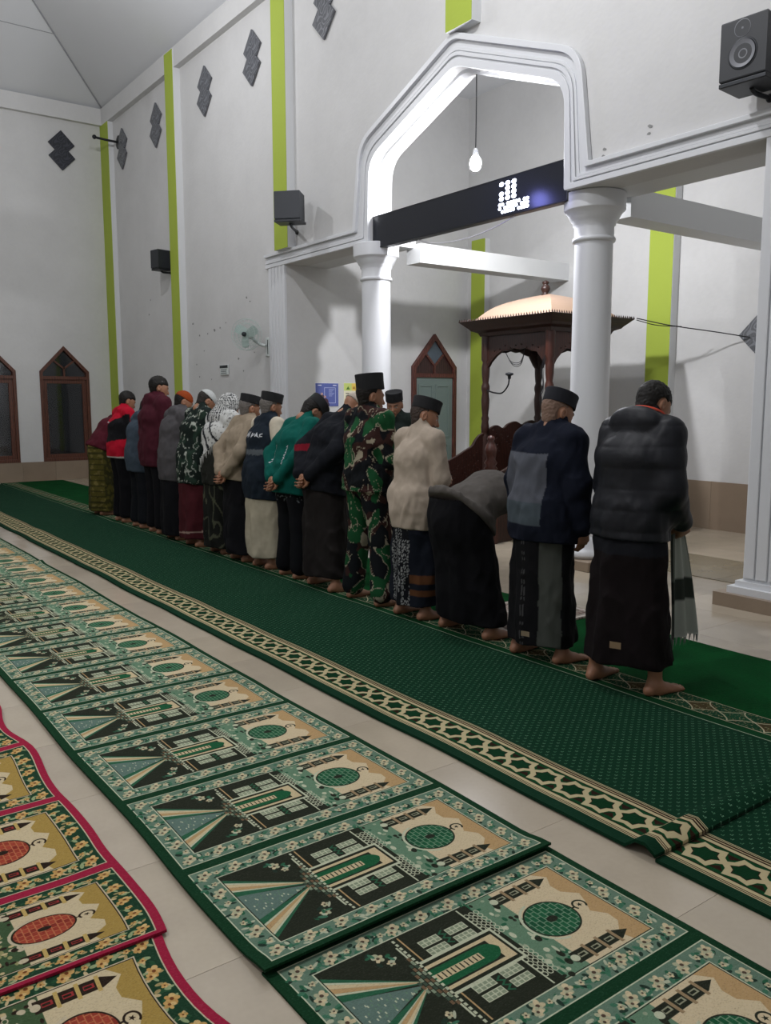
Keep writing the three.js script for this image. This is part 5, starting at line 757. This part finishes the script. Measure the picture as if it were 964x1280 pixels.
person({ label: 'stooping man in black jacket and white cap with hands behind his back', pos: [-5.7, FZ], H: 1.64, lean: 0.37, hunch: 0.2, bow: 0.3, cell: 0.0095, arm: 'back', curl: 0.7, cap: { type: 'kufi', rgb: lin(0xb3a99c), y: 0.025, slope: 0.3 }, feet: [[-0.17, 0.0], [0.2, 0.03]], top: { collar: true, hem: -0.14, r: 0.032, color: (x, y, z) => (x < -0.08 && y > 1.1 && y < 1.17 + 0.1 * x && z > 0 ? lin(0x6a1220) : shade(lin(0x16181d), 1 + 0.15 * noise(x * 25, y * 25, z * 25))) }, bottom: { type: 'sarong', hem: 0.11, color: plain(0x211e1d), bx: 0.25, wx: 0.215 } });
person({ label: 'man in green camouflage uniform and tall black cap', pos: [-5.08, FZ + 0.01], H: 1.645, lean: 0.0, hunch: 0.06, bow: 0.08, headYaw: -0.2, cell: 0.0078, arm: 'front', cap: peci({ h: 0.125, tilt: -0.2, roll: 0.06 }), hair: { color: shade(HAIR, 1.5), line: 0.06 }, feet: [[-0.19, 0.0], [0.18, 0.0]], top: { collar: true, hem: -0.06, r: 0.024, color: CAMO, hemBand: 0.02 }, bottom: { type: 'trousers', hem: 0.012, cuff: 0.088, color: CAMO } });
person({ label: 'man in dark green jacket facing the row with a hand at his mouth', pos: [-6.76, -5.1], yaw: Math.PI + 0.62, H: 1.575, lean: 0.06, hunch: 0.1, bow: 0.1, headYaw: 0.1, cell: 0.011, curl: 0.55, cap: peci({ h: 0.095 }), hair: { color: HAIR, line: 0.055 }, beard: undefined,
  arms: { r: [[0.26, 1.1, -0.12], [0.075, 1.285, -0.2], [-0.5, 0.85, 0.05], [0.1, 0.1, 1]], l: 'front' }, top: { collar: true, hem: -0.12, r: 0.024, color: plain(0x232b28) }, bottom: { type: 'sarong', hem: 0.08, color: BLACK } });
person({ label: 'man in cream jacket and black cap with patterned sarong', pos: [-4.53, FZ], H: 1.5, lean: 0.06, hunch: 0.12, bow: 0.16, headYaw: -0.55, cell: 0.0085, arm: 'front', cap: peci({ h: 0.09 }), hair: { color: lin(0x3d322c), line: 0.06, r: -0.004 }, beard: lin(0x2a2522), girth: 0.98, feet: [[-0.13, 0.02], [0.12, 0]],
  top: { collar: true, hem: -0.22, r: 0.022, color: plain(0xaa9d8e, 0.06), wrinkle: 0.013, flat: 0.74 },
  bottom: { type: 'sarong', hem: 0.1, bx: 0.2, bz: 0.15, color: (x, y, z) => { const k = lin(0x14161a), w = lin(0x8f9190), o = lin(0x5a3a24), a = Math.atan2(z, x); if (a > 0.95 && a < 2.3) { const u = a * 6.5, v = y * 24 + (Math.floor(u) % 2) * 0.5, du = u - Math.floor(u) - 0.5, dv = v - Math.floor(v) - 0.5, r = Math.hypot(du, dv); if (noise(a * 3, y * 6, 4) > -0.18 && r > 0.2 && r < 0.42 && Math.abs(noise(u * 3, v * 3, 1)) < 0.3) return w; return k; } if (a <= 0.95 && (Math.abs(y - 0.2) < 0.022 || Math.abs(y - 0.29) < 0.03)) return o; return lin(0x191d26); } } });
person({ label: 'man in grey shirt and black sarong bent forward to the floor', pos: [-3.99, FZ - 0.03], H: 1.62, lean: 1.22, hunch: 0.55, bow: 0.35, cell: 0.009, arm: 'down', hipZ: 0.1, pelY: 0.745, curl: 0.4, hair: { color: HAIR }, feet: [[-0.21, 0.02], [0.2, 0.0]], kneeZ: 0.02, seat: 0.05, top: { name: 'shirt', hem: 0.02, hemTilt: 0.75, r: 0.026, short: true, color: plain(0x55514d), wrinkle: 0.009 }, bottom: { type: 'sarong', hem: 0.09, wx: 0.21, wz: 0.16, bx: 0.29, bz: 0.15, color: BLACK, fold: 0.016 } });
person({ label: 'man in navy and grey panelled jacket with black cap', pos: [-3.34, FZ + 0.0], H: 1.545, lean: 0.06, hunch: 0.16, bow: 0.16, headYaw: -0.2, cell: 0.0085, arm: 'side', cap: peci({ h: 0.085, color: 0x14161f }), hair: { color: lin(0x80685a), line: 0.055, r: -0.004 }, feet: [[-0.16, 0.02], [0.15, -0.02]], girth: 1.04,
  top: { collar: true, hem: -0.16, r: 0.036, color: (x, y, z) => { const n = lin(0x161a26), g = lin(0x53565e), g2 = lin(0x454e54); const v = 1 + 0.08 * noise(x * 25, y * 25, z * 25); if (z > 0.02 && x > -0.24 && x < 0.12 && y < 1.2 && y > 0.8) return shade(y < 0.93 ? g2 : g, v); return shade(n, v); } },
  bottom: { type: 'sarong', hem: 0.1, bx: 0.215, color: (x, y, z) => { const a = Math.atan2(z, x); if (a > 0.25 && a < 0.95) return shade(lin(0x474a45), 1 + 0.2 * noise(x * 30, y * 6, z * 30)); if (Math.abs(a - 1.55) < 0.02 || Math.abs(a - 1.68) < 0.016) return noise(x, y * 30, z) > 0 ? lin(0x4a4a4a) : lin(0x141414); return lin(0x141416); }, after: (f, g) => decal(f, [0.02, 0.17, 0.3], [0, 0, -1], [0, 1, 0], 0.05, 0.03, null, std(0x8a7a62, 0.9), g, 'sarong_tag', 4, 3) } });
person({ label: 'man in black quilted hooded jacket holding a striped grey cloth', girth: 0.92, pos: [-2.72, FZ + 0.02], H: 1.62, lean: 0.08, hunch: 0.24, bow: 0.38, headYaw: -0.1, cell: 0.008, arms: { r: [[0.225, 1.06, -0.02], [0.17, 0.87, -0.2], [-0.3, -0.6, -0.5], [-0.5, 0, -0.3]], l: 'front' }, hair: { color: lin(0x1b1917), r: 0.002 }, feet: [[-0.18, 0.02], [0.17, -0.02]],
  top: { collar: true, hood: 1.15, hem: -0.1, r: 0.026, quilt: 0.105, blend: 0.07, color: plain(0x16181e, 0.1), mat: M.nylon, wrinkle: 0.005 }, bottom: { type: 'sarong', hem: 0.15, bx: 0.25, bz: 0.19, wx: 0.205, color: (x, y, z) => shade(lin(y > 0.72 ? 0x1c1d22 : 0x171213), 1 + 0.1 * noise(x * 30, y * 30, z * 30)), after: (f, g) => decal(f, [0.05, 0.26, 0.32], [0, 0, -1], [0, 1, 0], 0.055, 0.035, null, std(0x8a7458, 0.9), g, 'sarong_tag', 4, 3) },
  extra: ({ root, nb, hc }) => { const c = mid3(nb, hc, 0.62); mesh('collar_lining', new THREE.TorusGeometry(0.074, 0.013, 10, 40).scale(1, 1.05, 1).rotateX(-Math.PI / 2 - 0.35).translate(c[0], c[1], c[2] + 0.012), std(0xc8472e, 0.8), root); } });
{
  // folded cloth hanging from the quilted jacket's hand
  const o = thing('hanging_cloth', 'grey and white striped cloth with fringe hanging from a hand', 'cloth', [-2.72 + 0.1, 0, FZ - 0.19]);
  const pos = [], col = [], idx = [], nu = 26, nv = 44, light = lin(0xa9aca5), dk = lin(0x3a3f3a), ln = lin(0x6a6f68);
  for (const side of [0, 1]) for (let j = 0; j <= nv; j++) for (let i = 0; i <= nu; i++) { const t = j / nv, u = i / nu, y = lerp(0.9, 0.24, t), w = lerp(0.05, 0.26, Math.pow(t, 0.7)); const z = -0.02 - 0.1 * t - (u - 0.35) * w, x = 0.012 * Math.sin(u * 15 + t * 2) * (0.5 + t) + (side ? -0.007 : 0.007); pos.push(x, y + 0.012 * Math.sin(u * 3), z); const c = t > 0.52 && t < 0.7 ? dk : u > 0.86 || u < 0.08 ? ln : light; col.push(...c); }
  const N = (nu + 1) * (nv + 1); for (const s of [0, 1]) for (let j = 0; j < nv; j++) for (let i = 0; i < nu; i++) { const a = s * N + j * (nu + 1) + i, b = a + 1, c = a + nu + 2, d = a + nu + 1; if (s) idx.push(a, c, b, a, d, c); else idx.push(a, b, c, a, c, d); }
  const rim = (k, l) => idx.push(k, N + k, l, l, N + k, N + l); for (let i = 0; i < nu; i++) { rim(i, i + 1); rim(nv * (nu + 1) + i, nv * (nu + 1) + i + 1); } for (let j = 0; j < nv; j++) { rim(j * (nu + 1), (j + 1) * (nu + 1)); rim(j * (nu + 1) + nu, (j + 1) * (nu + 1) + nu); }
  const g = new THREE.BufferGeometry(); g.setAttribute('position', new THREE.Float32BufferAttribute(pos, 3)); g.setAttribute('color', new THREE.Float32BufferAttribute(col, 3)); g.setIndex(idx); g.computeVertexNormals(); mesh('cloth', g, M.cloth, o);
  const fr = []; for (let i = 0; i <= 16; i++) { const u = i / 16; fr.push(new THREE.ConeGeometry(0.007, 0.06, 5).rotateX(Math.PI + 0.2 * Math.sin(i)).translate(0.012 * Math.sin(u * 15 + 2) * 1.5, 0.22 + 0.012 * Math.sin(u * 3), -0.12 - (u - 0.35) * 0.26)); } mesh('fringe', fr, std(0x9da09a, 0.95), o);
}
renderer.render(scene, camera);
